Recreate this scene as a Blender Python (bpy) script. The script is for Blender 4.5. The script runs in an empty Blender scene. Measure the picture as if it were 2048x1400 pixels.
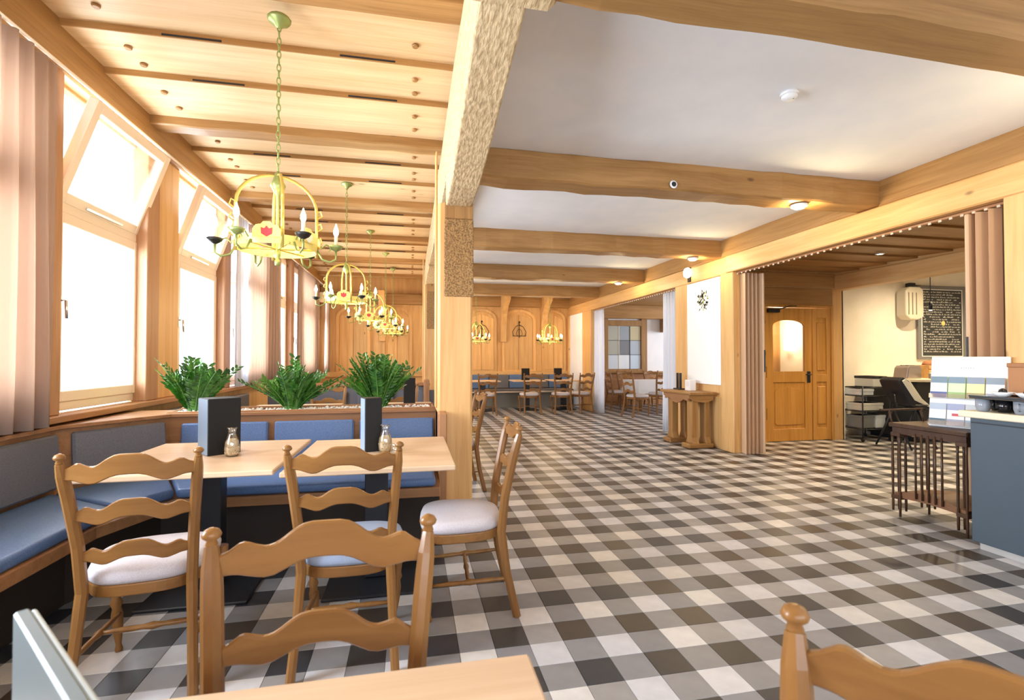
import bpy, math, random
from mathutils import Vector, Matrix
random.seed(7)
sc = bpy.context.scene
PI = math.pi
# ------------------------------------------------------------------ camera, world, light, exposure
CAM_Z, YAW, PITCH, FPX = 1.309, .2027, .0166, 980.3
cd = bpy.data.cameras.new('camera'); cam = bpy.data.objects.new('camera', cd); sc.collection.objects.link(cam)
cd.sensor_fit = 'HORIZONTAL'; cd.sensor_width = 36; cd.lens = FPX/2048*36; cd.clip_start = .02; cd.clip_end = 200
cam.location = (0, 0, CAM_Z); cam.rotation_euler = (PI/2+PITCH, 0, -YAW)
cd.dof.use_dof = True; cd.dof.focus_distance = 4.5; cd.dof.aperture_fstop = 5.0
sc.camera = cam
W = bpy.data.worlds.new('sky'); sc.world = W; W.use_nodes = True
bg = W.node_tree.nodes['Background']; bg.inputs[0].default_value = (.84, .92, 1, 1); bg.inputs[1].default_value = 4.2
def area(name, loc, rot, sx, sy, power, col, spread=180):
    l = bpy.data.lights.new(name, 'AREA'); l.shape = 'RECTANGLE'; l.size = sx; l.size_y = sy; l.energy = power*1.12; l.color = col
    l.spread = math.radians(spread)
    o = bpy.data.objects.new(name, l); o.location = loc; o.rotation_euler = rot; sc.collection.objects.link(o); return o
# daylight coming in through the row of windows (each just outside its opening)
DAY = (.78, .88, 1)
for y, w, p in ((-.6, 2.4, 620), (1.66, 1.0, 260), (2.84, 1.0, 110), (4.24, 1.0, 170), (5.94, 1.0, 170), (7.4, 1.2, 130), (9.2, 1.1, 130), (11.0, 1.5, 110), (12.7, .9, 80)):
    area('window_daylight', (-2.75, y, 2.0), (0, -PI/2-(.42 if y < 2 else .2), 0), 2.0, w, p, DAY)
area('back_fill', (1.0, -2.75, 1.75), (PI/2, 0, 0), 5.2, 1.4, 70, DAY)  # unseen fill lamp added behind the camera to brighten the ceiling
sc.view_settings.view_transform = 'Standard'; sc.view_settings.look = 'None'
sc.view_settings.gamma = 1; sc.view_settings.use_curve_mapping = False
sc.view_settings.exposure = 0.26
sc.cycles.use_denoising = True
sc.cycles.max_bounces = 8; sc.cycles.diffuse_bounces = 5; sc.cycles.transparent_max_bounces = 12
sc.cycles.caustics_reflective = False; sc.cycles.caustics_refractive = False
sc.cycles.sample_clamp_indirect = 6

# ------------------------------------------------------------------ materials
def mat(name, col, rough=.6, metal=0, spec=.5, emit=None, es=0):
    m = bpy.data.materials.new(name); m.use_nodes = True
    b = m.node_tree.nodes['Principled BSDF']
    b.inputs['Base Color'].default_value = (*col, 1); b.inputs['Roughness'].default_value = rough
    b.inputs['Metallic'].default_value = metal; b.inputs['Specular IOR Level'].default_value = spec
    if emit: b.inputs['Emission Color'].default_value = (*emit, 1); b.inputs['Emission Strength'].default_value = es
    return m
def nn(m, t, **kw):
    n = m.node_tree.nodes.new(t)
    for k, v in kw.items(): setattr(n, k, v)
    return n
def ramp(m, stops):
    r = nn(m, 'ShaderNodeValToRGB'); cr = r.color_ramp
    while len(cr.elements) < len(stops): cr.elements.new(.5)
    for e, (p, c) in zip(cr.elements, stops): e.position = p; e.color = (*c, 1)
    return r
def wood(name, light, dark, axis=0, scale=1.0, rough=.45, rand=.25, knots=True, bump=.12):
    m = mat(name, light, rough, spec=.35); L = m.node_tree.links; b = m.node_tree.nodes['Principled BSDF']
    tc = nn(m, 'ShaderNodeTexCoord'); oi = nn(m, 'ShaderNodeObjectInfo')
    add = nn(m, 'ShaderNodeVectorMath', operation='ADD'); mul = nn(m, 'ShaderNodeVectorMath', operation='SCALE')
    cb = nn(m, 'ShaderNodeCombineXYZ')
    for i in range(3): L.new(oi.outputs['Random'], cb.inputs[i])
    L.new(cb.outputs[0], mul.inputs[0]); mul.inputs['Scale'].default_value = 37
    L.new(tc.outputs['Object'], add.inputs[0]); L.new(mul.outputs[0], add.inputs[1])
    mp = nn(m, 'ShaderNodeMapping'); s = [14*scale]*3; s[axis] = .9*scale; mp.inputs['Scale'].default_value = s
    L.new(add.outputs[0], mp.inputs[0])
    n1 = nn(m, 'ShaderNodeTexNoise'); n1.inputs['Scale'].default_value = 1; n1.inputs['Detail'].default_value = 5; n1.inputs['Distortion'].default_value = .6
    L.new(mp.outputs[0], n1.inputs[0])
    mp2 = nn(m, 'ShaderNodeMapping'); s = [90*scale]*3; s[axis] = 3*scale; mp2.inputs['Scale'].default_value = s
    L.new(add.outputs[0], mp2.inputs[0])
    n2 = nn(m, 'ShaderNodeTexNoise'); n2.inputs['Scale'].default_value = 1; n2.inputs['Detail'].default_value = 3
    L.new(mp2.outputs[0], n2.inputs[0])
    mx = nn(m, 'ShaderNodeMath', operation='MULTIPLY_ADD'); L.new(n2.outputs[0], mx.inputs[0]); mx.inputs[1].default_value = .35
    sub = nn(m, 'ShaderNodeMath', operation='MULTIPLY'); L.new(n1.outputs[0], sub.inputs[0]); sub.inputs[1].default_value = .8
    L.new(sub.outputs[0], mx.inputs[2])
    mid = [(a+c)/2 for a, c in zip(light, dark)]
    r = ramp(m, [(.32, dark), (.5, mid), (.68, light)]); L.new(mx.outputs[0], r.inputs[0])
    out = r.outputs[0]
    if knots:
        mp3 = nn(m, 'ShaderNodeMapping'); s = [3.2*scale]*3; s[axis] = 1.6*scale; mp3.inputs['Scale'].default_value = s
        L.new(add.outputs[0], mp3.inputs[0])
        vo = nn(m, 'ShaderNodeTexVoronoi'); vo.inputs['Scale'].default_value = 1; L.new(mp3.outputs[0], vo.inputs[0])
        rr = ramp(m, [(.03, (.3, .3, .3)), (.075, (1, 1, 1))]); L.new(vo.outputs['Distance'], rr.inputs[0])
        mm = nn(m, 'ShaderNodeMix', data_type='RGBA', blend_type='MULTIPLY'); mm.inputs[0].default_value = .8
        L.new(out, mm.inputs[6]); L.new(rr.outputs[0], mm.inputs[7]); out = mm.outputs[2]
    hs = nn(m, 'ShaderNodeHueSaturation'); mr = nn(m, 'ShaderNodeMapRange')
    mr.inputs[3].default_value = 1-rand/2; mr.inputs[4].default_value = 1+rand/2
    L.new(oi.outputs['Random'], mr.inputs[0]); L.new(mr.outputs[0], hs.inputs['Value']); L.new(out, hs.inputs['Color'])
    L.new(hs.outputs[0], b.inputs['Base Color'])
    bp = nn(m, 'ShaderNodeBump'); bp.inputs['Strength'].default_value = bump; bp.inputs['Distance'].default_value = .02
    L.new(mx.outputs[0], bp.inputs['Height']); L.new(bp.outputs[0], b.inputs['Normal'])
    return m
def speckle(name, c1, c2, scale=40, rough=.6, bump=.1, lo=.4, hi=.6, rand=0, dist=.01):
    m = mat(name, c1, rough); L = m.node_tree.links; b = m.node_tree.nodes['Principled BSDF']
    tc = nn(m, 'ShaderNodeTexCoord'); n = nn(m, 'ShaderNodeTexNoise'); n.inputs['Scale'].default_value = scale; n.inputs['Detail'].default_value = 5
    L.new(tc.outputs['Object'], n.inputs[0]); r = ramp(m, [(lo, c1), (hi, c2)]); L.new(n.outputs[0], r.inputs[0])
    out = r.outputs[0]
    if rand:
        oi = nn(m, 'ShaderNodeObjectInfo'); hs = nn(m, 'ShaderNodeHueSaturation'); mr = nn(m, 'ShaderNodeMapRange')
        mr.inputs[3].default_value = 1-rand/2; mr.inputs[4].default_value = 1+rand/2
        L.new(oi.outputs['Random'], mr.inputs[0]); L.new(mr.outputs[0], hs.inputs['Value']); L.new(out, hs.inputs['Color']); out = hs.outputs[0]
    L.new(out, b.inputs['Base Color'])
    bp = nn(m, 'ShaderNodeBump'); bp.inputs['Strength'].default_value = bump; bp.inputs['Distance'].default_value = dist
    L.new(n.outputs[0], bp.inputs['Height']); L.new(bp.outputs[0], b.inputs['Normal'])
    return m
PL, PD = (.70, .43, .18), (.55, .29, .095)
OAKX, OAKY, OAKZ = [wood('oak_'+a, (.41, .225, .08), (.25, .12, .036), i) for i, a in enumerate('xyz')]
PINX, PINY, PINZ = [wood('pine_'+a, PL, PD, i) for i, a in enumerate('xyz')]
BRD = wood('ceiling_board', (.74, .54, .31), (.58, .37, .17), 0, .7)
CHW = wood('chair_beech', (.27, .128, .038), (.17, .072, .019), 2, .6, .28, .12, False, .04)
BRNX, BRNY, BRNZ = [wood('bench_oak_'+a, (.40, .20, .09), (.27, .12, .05), i, 1, .4) for i, a in enumerate('xyz')]
RED = wood('window_casing_wood', (.50, .27, .14), (.36, .17, .08), 2, 1, .45)
TBL = wood('table_beech', (.68, .50, .34), (.58, .40, .25), 0, .8, .35, .05, False, .03)
DKW = wood('dark_trolley_wood', (.08, .038, .02), (.04, .02, .011), 2, 1, .35, .1, False)
HEWN = speckle('hewn_oak', (.42, .29, .15), (.66, .50, .29), 55, .85, .6, .36, .62, 0, .012)
for n_ in list(HEWN.node_tree.nodes):
    if n_.type == 'TEX_NOISE':
        mp_ = nn(HEWN, 'ShaderNodeMapping'); mp_.inputs['Scale'].default_value = (1.2, .35, 1.0)
        src = n_.inputs[0].links[0].from_socket; HEWN.node_tree.links.new(src, mp_.inputs[0]); HEWN.node_tree.links.new(mp_.outputs[0], n_.inputs[0])
HEWND = speckle('charred_oak', (.24, .13, .05), (.50, .30, .12), 80, .85, 1.0, .38, .6, 0, .02)
WHITE = speckle('plaster', (.84, .86, .90), (.88, .89, .92), 3, .9, .02)
WALLW = speckle('annex_plaster', (.82, .77, .69), (.86, .81, .73), 3, .9, .02)
WFR = mat('window_paint', (.92, .78, .62), .4)
BLUE = speckle('blue_leatherette', (.085, .155, .33), (.115, .20, .40), 160, .45, .06)
GREYP = speckle('grey_leatherette', (.115, .118, .14), (.15, .15, .175), 160, .5, .06)
CUSH = speckle('seat_fabric', (.52, .49, .54), (.62, .59, .62), 300, .9, .15)
CUSHB = speckle('seat_fabric_blue', (.30, .38, .54), (.36, .44, .6), 300, .9, .15)
BLK = mat('black_steel', (.012, .014, .02), .4)
IRON = mat('wrought_iron', (.03, .028, .025), .45, .6)
BRASS = mat('yellow_brass', (.75, .60, .16), .32, .75)
BRASSP = mat('painted_gold_band', (.90, .76, .24), .4, .2)
GRNB = mat('aged_brass_green', (.33, .40, .14), .4, .6)
REDP = mat('crest_red', (.6, .05, .06), .4)
CREAM = mat('cream_wax', (.9, .85, .66), .5)
BULB = mat('candle_bulb', (1, .9, .7), .3, emit=(1, .80, .48), es=22)
SPOTM = mat('spot_lens', (1, .95, .8), .3, emit=(1, .82, .5), es=18)
CHROME = mat('chrome', (.7, .7, .72), .2, 1)
CTR = mat('blue_grey_laminate', (.058, .084, .110), .5)
CTRT = mat('beige_worktop', (.78, .69, .52), .4)
DARKC = mat('anthracite_laminate', (.022, .024, .026), .5)
PAPER = mat('paper', (.86, .87, .88), .5)
CER = mat('black_glaze', (.01, .01, .012), .15)
CERW = mat('white_glaze', (.85, .86, .88), .15)
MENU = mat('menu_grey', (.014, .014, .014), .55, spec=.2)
MENULIT = mat('menu_lit_side', (.20, .28, .38), .45)  # paler tone for the box side that faces the window light
LEAF = speckle('leaf_green', (.018, .085, .012), (.085, .26, .03), 14, .32, 0, .35, .65, .3)
STEM = mat('stem_green', (.11, .28, .06), .5)
PEB = speckle('pebble_white', (.86, .85, .84), (.95, .94, .93), 20, .6, .1)
GROUT = mat('grout', (.20, .19, .18), .9)
def glass(name, tint=(1, 1, 1), k=.08):
    m = bpy.data.materials.new(name); m.use_nodes = True; t = m.node_tree; t.nodes.clear()
    o = t.nodes.new('ShaderNodeOutputMaterial'); mx = t.nodes.new('ShaderNodeMixShader')
    a = t.nodes.new('ShaderNodeBsdfTransparent'); a.inputs[0].default_value = (*tint, 1)
    g = t.nodes.new('ShaderNodeBsdfGlossy'); g.inputs['Roughness'].default_value = .03
    lw = t.nodes.new('ShaderNodeLayerWeight'); lw.inputs[0].default_value = .25
    mu = t.nodes.new('ShaderNodeMath'); mu.operation = 'MULTIPLY_ADD'; mu.inputs[1].default_value = .5; mu.inputs[2].default_value = k
    t.links.new(lw.outputs['Fresnel'], mu.inputs[0]); t.links.new(mu.outputs[0], mx.inputs[0])
    t.links.new(a.outputs[0], mx.inputs[1]); t.links.new(g.outputs[0], mx.inputs[2]); t.links.new(mx.outputs[0], o.inputs[0])
    return m
GLASS = glass('clear_glass'); JARG = glass('jar_glass', (.95, .97, .97), .12)
MIRR = mat('mirror_glass', (.62, .68, .72), .04, 1)
def fabric(name, col, tcol, mixf=.4, rough=.9):
    m = mat(name, col, rough, spec=.1); t = m.node_tree; L = t.links; b = t.nodes['Principled BSDF']
    tr = nn(m, 'ShaderNodeBsdfTranslucent'); tr.inputs[0].default_value = (*tcol, 1)
    mx = nn(m, 'ShaderNodeMixShader'); mx.inputs[0].default_value = mixf
    L.new(b.outputs[0], mx.inputs[1]); L.new(tr.outputs[0], mx.inputs[2]); L.new(mx.outputs[0], t.nodes['Material Output'].inputs[0])
    return m
CURB = fabric('brown_curtain', (.50, .39, .33), (.86, .70, .58), .45)
CURW = fabric('white_sheer', (.90, .91, .95), (.9, .93, 1), .5)
LEATH = mat('tan_folding_panel', (.60, .40, .25), .5)

# ------------------------------------------------------------------ mesh helpers
class MB:
    def __init__(s): s.v = []; s.f = []; s.m = []; s.sm = []
    def add(s, v, f, mi=0, smooth=False, M=None):
        o = len(s.v)
        s.v += [tuple(M @ Vector(p)) if M else tuple(p) for p in v]
        s.f += [[i+o for i in q] for q in f]; s.m += [mi]*len(f); s.sm += [smooth]*len(f); return s
    def box(s, x0, x1, y0, y1, z0, z1, mi=0, c=0, M=None):
        if c <= 0:
            v = [(x, y, z) for z in (z0, z1) for y in (y0, y1) for x in (x0, x1)]
            return s.add(v, [(0, 2, 3, 1), (4, 5, 7, 6), (0, 1, 5, 4), (2, 6, 7, 3), (0, 4, 6, 2), (1, 3, 7, 5)], mi, M=M)
        # chamfered box: 24 verts
        v = []; idx = {}
        for ix in (0, 1):
            for iy in (0, 1):
                for iz in (0, 1):
                    P = ((x0, x1)[ix], (y0, y1)[iy], (z0, z1)[iz]); S = (1-2*ix, 1-2*iy, 1-2*iz)
                    for ax in range(3):
                        q = [P[k]+(0 if k == ax else S[k]*c) for k in range(3)]
                        idx[ix, iy, iz, ax] = len(v); v.append(q)
        I = idx; F = []
        for ax in range(3):
            o = [k for k in range(3) if k != ax]
            for sd in (0, 1):
                q = []
                for a, b_ in ((0, 0), (1, 0), (1, 1), (0, 1)):
                    k = [0, 0, 0]; k[ax] = sd; k[o[0]] = a; k[o[1]] = b_; q.append(I[(*k, ax)])
                F.append(q)
            for a in (0, 1):
                for b_ in (0, 1):
                    k0 = [0, 0, 0]; k0[o[0]] = a; k0[o[1]] = b_; k1 = list(k0); k1[ax] = 1
                    F.append([I[(*k0, o[0])], I[(*k1, o[0])], I[(*k1, o[1])], I[(*k0, o[1])]])
        for ix in (0, 1):
            for iy in (0, 1):
                for iz in (0, 1): F.append([I[ix, iy, iz, a] for a in range(3)])
        return s.add(v, F, mi, M=M)
    def prism(s, pts, a0, a1, plane='xy', mi=0, smooth=False, M=None):
        n = len(pts)
        def P(u, w, a): return {'xy': (u, w, a), 'xz': (u, a, w), 'yz': (a, u, w)}[plane]
        v = [P(u, w, a0) for u, w in pts]+[P(u, w, a1) for u, w in pts]
        s.add(v, [tuple(range(n))[::-1], tuple(range(n, 2*n))], mi, M=M)
        o = len(s.v)-2*n
        s.f += [[o+i, o+(i+1) % n, o+n+(i+1) % n, o+n+i] for i in range(n)]; s.m += [mi]*n; s.sm += [smooth]*n
        return s
    def lathe(s, prof, c=(0, 0, 0), n=14, mi=0, axis='z', M=None, smooth=True, rx=1, ry=1):
        v = []; F = []
        for r, h in prof:
            for k in range(n):
                a = 2*PI*k/n; p = (r*math.cos(a)*rx, r*math.sin(a)*ry, h)
                if axis == 'x': p = (p[2], p[0], p[1])
                if axis == 'y': p = (p[0], p[2], p[1])
                v.append((p[0]+c[0], p[1]+c[1], p[2]+c[2]))
        for j in range(len(prof)-1):
            for k in range(n): F.append([j*n+k, j*n+(k+1) % n, (j+1)*n+(k+1) % n, (j+1)*n+k])
        s.add(v, F, mi, smooth, M)
        o = len(s.v)-len(v)
        s.f += [[o+k for k in range(n)][::-1], [o+(len(prof)-1)*n+k for k in range(n)]]; s.m += [mi]*2; s.sm += [False]*2
        return s
    def tube(s, pts, r, n=8, mi=0, M=None, flat=1.0):
        P = [Vector(p) for p in pts]; v = []; F = []; m = len(P)
        R = r if isinstance(r, (list, tuple)) else [r]*m
        up = Vector((0, 0, 1)); prev = None
        for i, p in enumerate(P):
            t = (P[min(i+1, m-1)]-P[max(i-1, 0)]).normalized()
            a = prev if prev is not None else (up if abs(t.z) < .9 else Vector((1, 0, 0)))
            u = (a-t*a.dot(t)).normalized(); prev = u; w = t.cross(u)
            for k in range(n):
                an = 2*PI*(k+.5)/n; v.append(p+(u*math.cos(an)+w*math.sin(an)*flat)*R[i])
        for j in range(m-1):
            for k in range(n): F.append([j*n+k, j*n+(k+1) % n, (j+1)*n+(k+1) % n, (j+1)*n+k])
        F += [[k for k in range(n)][::-1], [(m-1)*n+k for k in range(n)]]
        return s.add([tuple(q) for q in v], F, mi, n > 5, M)
    def build(s, name, mats, parent=None, bevel=0, sub=0, recalc=True, matrix=None):
        me = bpy.data.meshes.new(name); me.from_pydata(s.v, [], s.f)
        for m in (mats if isinstance(mats, (list, tuple)) else [mats]): me.materials.append(m)
        for p, i, q in zip(me.polygons, s.m, s.sm): p.material_index = i; p.use_smooth = q
        if recalc:
            import bmesh
            b = bmesh.new(); b.from_mesh(me); bmesh.ops.recalc_face_normals(b, faces=b.faces); b.to_mesh(me); b.free()
        o = bpy.data.objects.new(name, me); sc.collection.objects.link(o)
        if parent: o.parent = parent
        if matrix is not None: o.matrix_local = matrix
        if bevel:
            d = o.modifiers.new('b', 'BEVEL'); d.width = bevel; d.segments = 2; d.limit_method = 'ANGLE'; d.angle_limit = .7
        if sub:
            d = o.modifiers.new('s', 'SUBSURF'); d.levels = sub; d.render_levels = sub
        return o
def tag(o, label, cat, group=None, kind=None):
    if label: o['label'] = label
    if cat: o['category'] = cat
    if group: o['group'] = group
    if kind: o['kind'] = kind
    return o
def thing(name, label, cat, loc=(0, 0, 0), rz=0, group=None, kind=None):
    o = bpy.data.objects.new(name, None); sc.collection.objects.link(o); o.location = loc; o.rotation_euler = (0, 0, rz)
    o.empty_display_size = .05
    return tag(o, label, cat, group, kind)
def copy_tree(o, parent=None):
    c = o.copy(); sc.collection.objects.link(c)
    if parent: c.parent = parent; c.matrix_parent_inverse = o.matrix_parent_inverse.copy()
    for ch in list(o.children): copy_tree(ch, c)
    return c
def dup(o, loc, rz=0, label=None, group=None, s=None):
    c = copy_tree(o); c.location = loc; c.rotation_euler = (0, 0, rz)
    if label: c['label'] = label
    if group: c['group'] = group
    if s: c.scale = (s, s, s)
    return c
def struct(mb, name, m, label, cat, bevel=0, parent=None):
    o = mb.build(name, m, parent, bevel)
    if parent is None: tag(o, label, cat, kind='structure')
    return o
def hewn(mb, x0, x1, y0, y1, z0, z1, axis, n=14, amp=.006, mi=0):
    """a hand-cut timber: box cut into n lengths whose section wanders a little"""
    lo = [x0, y0, z0]; hi = [x1, y1, z1]; o = [k for k in range(3) if k != axis]; v = []; F = []
    for i in range(n+1):
        a = lo[axis]+(hi[axis]-lo[axis])*i/n; e = 0 if i in (0, n) else amp
        c = min(hi[o[0]]-lo[o[0]], hi[o[1]]-lo[o[1]])*.06
        A0 = lo[o[0]]+random.uniform(-e, e); A1 = hi[o[0]]+random.uniform(-e, e); B0 = lo[o[1]]+random.uniform(-e, e); B1 = hi[o[1]]+random.uniform(-e, e)
        for u, w in ((A0+c, B0), (A1-c, B0), (A1, B0+c), (A1, B1-c), (A1-c, B1), (A0+c, B1), (A0, B1-c), (A0, B0+c)):
            p = [0, 0, 0]; p[axis] = a; p[o[0]] = u; p[o[1]] = w; v.append(p)
    for j in range(n):
        for k in range(8): F.append([j*8+k, j*8+(k+1) % 8, (j+1)*8+(k+1) % 8, (j+1)*8+k])
    F += [list(range(8))[::-1], [n*8+k for k in range(8)]]
    return mb.add(v, F, mi)
def timber(name, m, x0, x1, y0, y1, z0, z1, axis, label, cat='beam', parent=None, amp=.006, n=14):
    b = hewn(MB(), x0, x1, y0, y1, z0, z1, axis, n, amp)
    return struct(b, name, m, label, cat, parent=parent)

# ------------------------------------------------------------------ floor
S = .16; GX, GY = .695, 2.36
fl = struct(MB().box(-2.4, 11, -2.5, 13.6, -.12, -.006), 'floor', GROUT, 'checked tiled floor of dark brown, grey and off-white cement tiles running through every room', 'floor')
TM = {}
for k, cols in {'dark': ((.038, .035, .035), (.055, .042, .034), (.032, .034, .042)), 'grey': ((.24, .235, .24), (.28, .27, .265), (.215, .215, .23)), 'pale': ((.56, .55, .56), (.60, .58, .56), (.53, .53, .56))}.items():
    TM[k] = [speckle('tile_%s_%d' % (k, i), tuple(c*.93 for c in col), tuple(min(1, c*1.1) for c in col), 9, .38, .03, .35, .65, .12, .002) for i, col in enumerate(cols)]
def tile_mb(x=0, y=0, mb=None, mi=0):
    g = .0008; c = .0012; mb = mb or MB(); z1 = 0; z0 = -.006
    a, b, d, e = x+g, x+S-g, y+g, y+S-g
    v = [(a, d, z0), (b, d, z0), (b, e, z0), (a, e, z0), (a, d, z1-c), (b, d, z1-c), (b, e, z1-c), (a, e, z1-c), (a+c, d+c, z1), (b-c, d+c, z1), (b-c, e-c, z1), (a+c, e-c, z1)]
    return mb.add(v, [(8, 9, 10, 11)]+[(4+i, 4+(i+1) % 4, 8+(i+1) % 4, 8+i) for i in range(4)]+[(i, (i+1) % 4, 4+(i+1) % 4, 4+i) for i in range(4)], mi)
cy, sy = math.cos(YAW), math.sin(YAW)
def pix(x, y, z):
    r = x*cy-y*sy; d = x*sy+y*cy; u = z-CAM_Z; D = d*math.cos(PITCH)+u*math.sin(PITCH); U = u*math.cos(PITCH)-d*math.sin(PITCH)
    if D < .05: return None
    return 1024+FPX*r/D, 700-FPX*U/D, D
tiles = []
for i in range(-20, 66):
    for j in range(-26, 70):
        x = GX+i*S; y = GY+(j-1)*S
        if x < -2.4 or x+S > 11 or y+S > 13.6 or y < -2.4: continue
        kind = 'dark' if (i % 2 == 0 and j % 2 == 0) else 'pale' if (i % 2 and j % 2) else 'grey'
        p = pix(x+S/2, y+S/2, 0)
        vis = p and 300 < p[0] < 2048 and 700 < p[1] < 1400 and not (x < .3 and y < .95) and not (x < -1.6) and not (x < .2 and y > 3.2)
        tiles.append((p[2] if vis else 99, x, y, kind))
tiles.sort()
proto = {}
for d, x, y, kind in tiles[:300]:
    k = kind, random.randrange(3)
    if k not in proto:
        o = tile_mb().build('tile', TM[kind][k[1]], fl, recalc=False); proto[k] = o
    else:
        o = proto[k].copy(); sc.collection.objects.link(o); o.parent = fl
    o.location = (x, y, 0)
mb = MB(); ML = TM['dark']+TM['grey']+TM['pale']
for d, x, y, kind in tiles[300:]: tile_mb(x, y, mb, {'dark': 0, 'grey': 3, 'pale': 6}[kind]+random.randrange(3))
tag(mb.build('tile', ML, fl, recalc=False), None, None, kind='stuff')

# ------------------------------------------------------------------ ceilings
struct(MB().box(.46, 4.5, -2.5, 13.5, 2.99, 3.6), 'ceiling', WHITE, 'smooth white plaster ceiling between oak cross beams in the right-hand part of the room', 'ceiling')
for n, (y, zb, lab) in enumerate(((1.93, 2.77, 'oak cross beam at the top right corner of the photo'), (3.83, 2.75, 'thick oak cross beam nearest beyond the smoke detector, spotlight at its end'),
        (6.24, 2.75, 'second oak cross beam beyond the smoke detector'), (8.6, 2.75, 'third oak cross beam beyond the smoke detector'), (10.9, 2.75, 'oak cross beam closest to the panelled end wall'))):
    y0, y1 = (y-.24, y) if n == 0 else (y, y+.24)
    timber('beam', OAKX, .40, 4.36, y0, y1, zb, 3.0, 0, lab, amp=.009, n=22)
# joists and lapped boards over the window side
cl = struct(MB().box(-2.6, .5, -2.5, 13.5, 3.56, 3.66), 'ceiling', PINX, 'lapped pine board ceiling over the window tables, carried by joists', 'ceiling')
for k in range(-3, 5):
    yj = 4.70+1.93*k
    hewn(MB(), -2.25, .5, yj, yj+.17, 3.315, 3.56, 0, 12, .005).build('joist', OAKX, cl)
    for a, b, z in ((.17, .86, 3.475), (.84, 1.33, 3.435), (1.31, 1.94, 3.395)):
        MB().box(-2.3, .5, yj+a, yj+b, z, z+.05, c=.004).build('plank', BRD, cl)
    for a, z in ((.86, 3.435), (1.33, 3.395)):
        MB().box(-2.25, .5, yj+a-.032, yj+a-.021, z-.004, z+.05, c=.002).build('shaded_lip', OAKX, cl)  # darker oak strip paints the shade band along each board lap
        for x0, x1 in ((-1.62, -1.26), (-.50, -.12)):
            MB().box(x0, x1, yj+a-.036, yj+a-.031, z+.004, z+.016).build('slot', BLK, cl)
    for a, z in ((.35, 3.475), (.65, 3.475), (1.0, 3.435), (1.2, 3.435), (1.5, 3.395), (1.75, 3.395)):
        for x in (-1.9, .02):
            MB().lathe([(.018, 0), (.026, -.006), (.02, -.018)], (x, yj+a, z), 8).build('peg', OAKZ, cl)

# ------------------------------------------------------------------ window wall
XW = -2.3
def wl(y0, y1, z0, z1, x0=-2.42, x1=-2.3): return (x0, x1, y0, y1, z0, z1)
mb = MB()
for b in (wl(-2.5, 13.5, 0, .93), wl(-2.5, 13.5, 3.14, 3.6), wl(-2.5, .9, .93, 3.14), wl(3.40, 3.68, .93, 3.14), wl(4.86, 5.38, .93, 3.14), wl(6.52, 6.80, .93, 3.14), wl(8.02, 8.66, .93, 3.14), wl(9.82, 10.3, .93, 3.14), wl(11.7, 12.2, .93, 3.14), wl(13.2, 13.5, .93, 3.14)): mb.box(*b)
struct(mb, 'wall_left', PINZ, 'light timber window wall on the left with deep casings between windows', 'wall')
timber('beam', OAKY, -2.42, -2.2, -2.5, 13.4, 3.154, 3.52, 1, 'long wooden wall plate beam running above the left windows', amp=.004, n=30)
mb = MB(); mb.box(-2.31, -2.16, -2.5, 13.4, .90, .945, c=.006); struct(mb, 'trim_1', BRNY, 'brown wooden window sill board running under the left windows', 'sill')
def post(y0, y1, lab, m=PINZ, x1=-2.2):
    struct(MB().box(-2.32, x1, y0, y1, .945, 3.155, c=.006), 'post', m, lab, 'post')
post(3.50, 3.66, 'brown window casing post beside the near curtain', RED); post(4.70, 4.90, 'reddish brown casing right of the first window', RED)
post(4.92, 5.36, 'wide light pine post between the first and second window', PINZ, -2.24); post(6.46, 6.66, 'reddish casing right of the second window, beside the white sheer', RED)
post(9.80, 10.0, 'wooden casing right of the third window', RED); post(12.05, 12.22, 'wooden casing left of the fourth window', RED)
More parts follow.
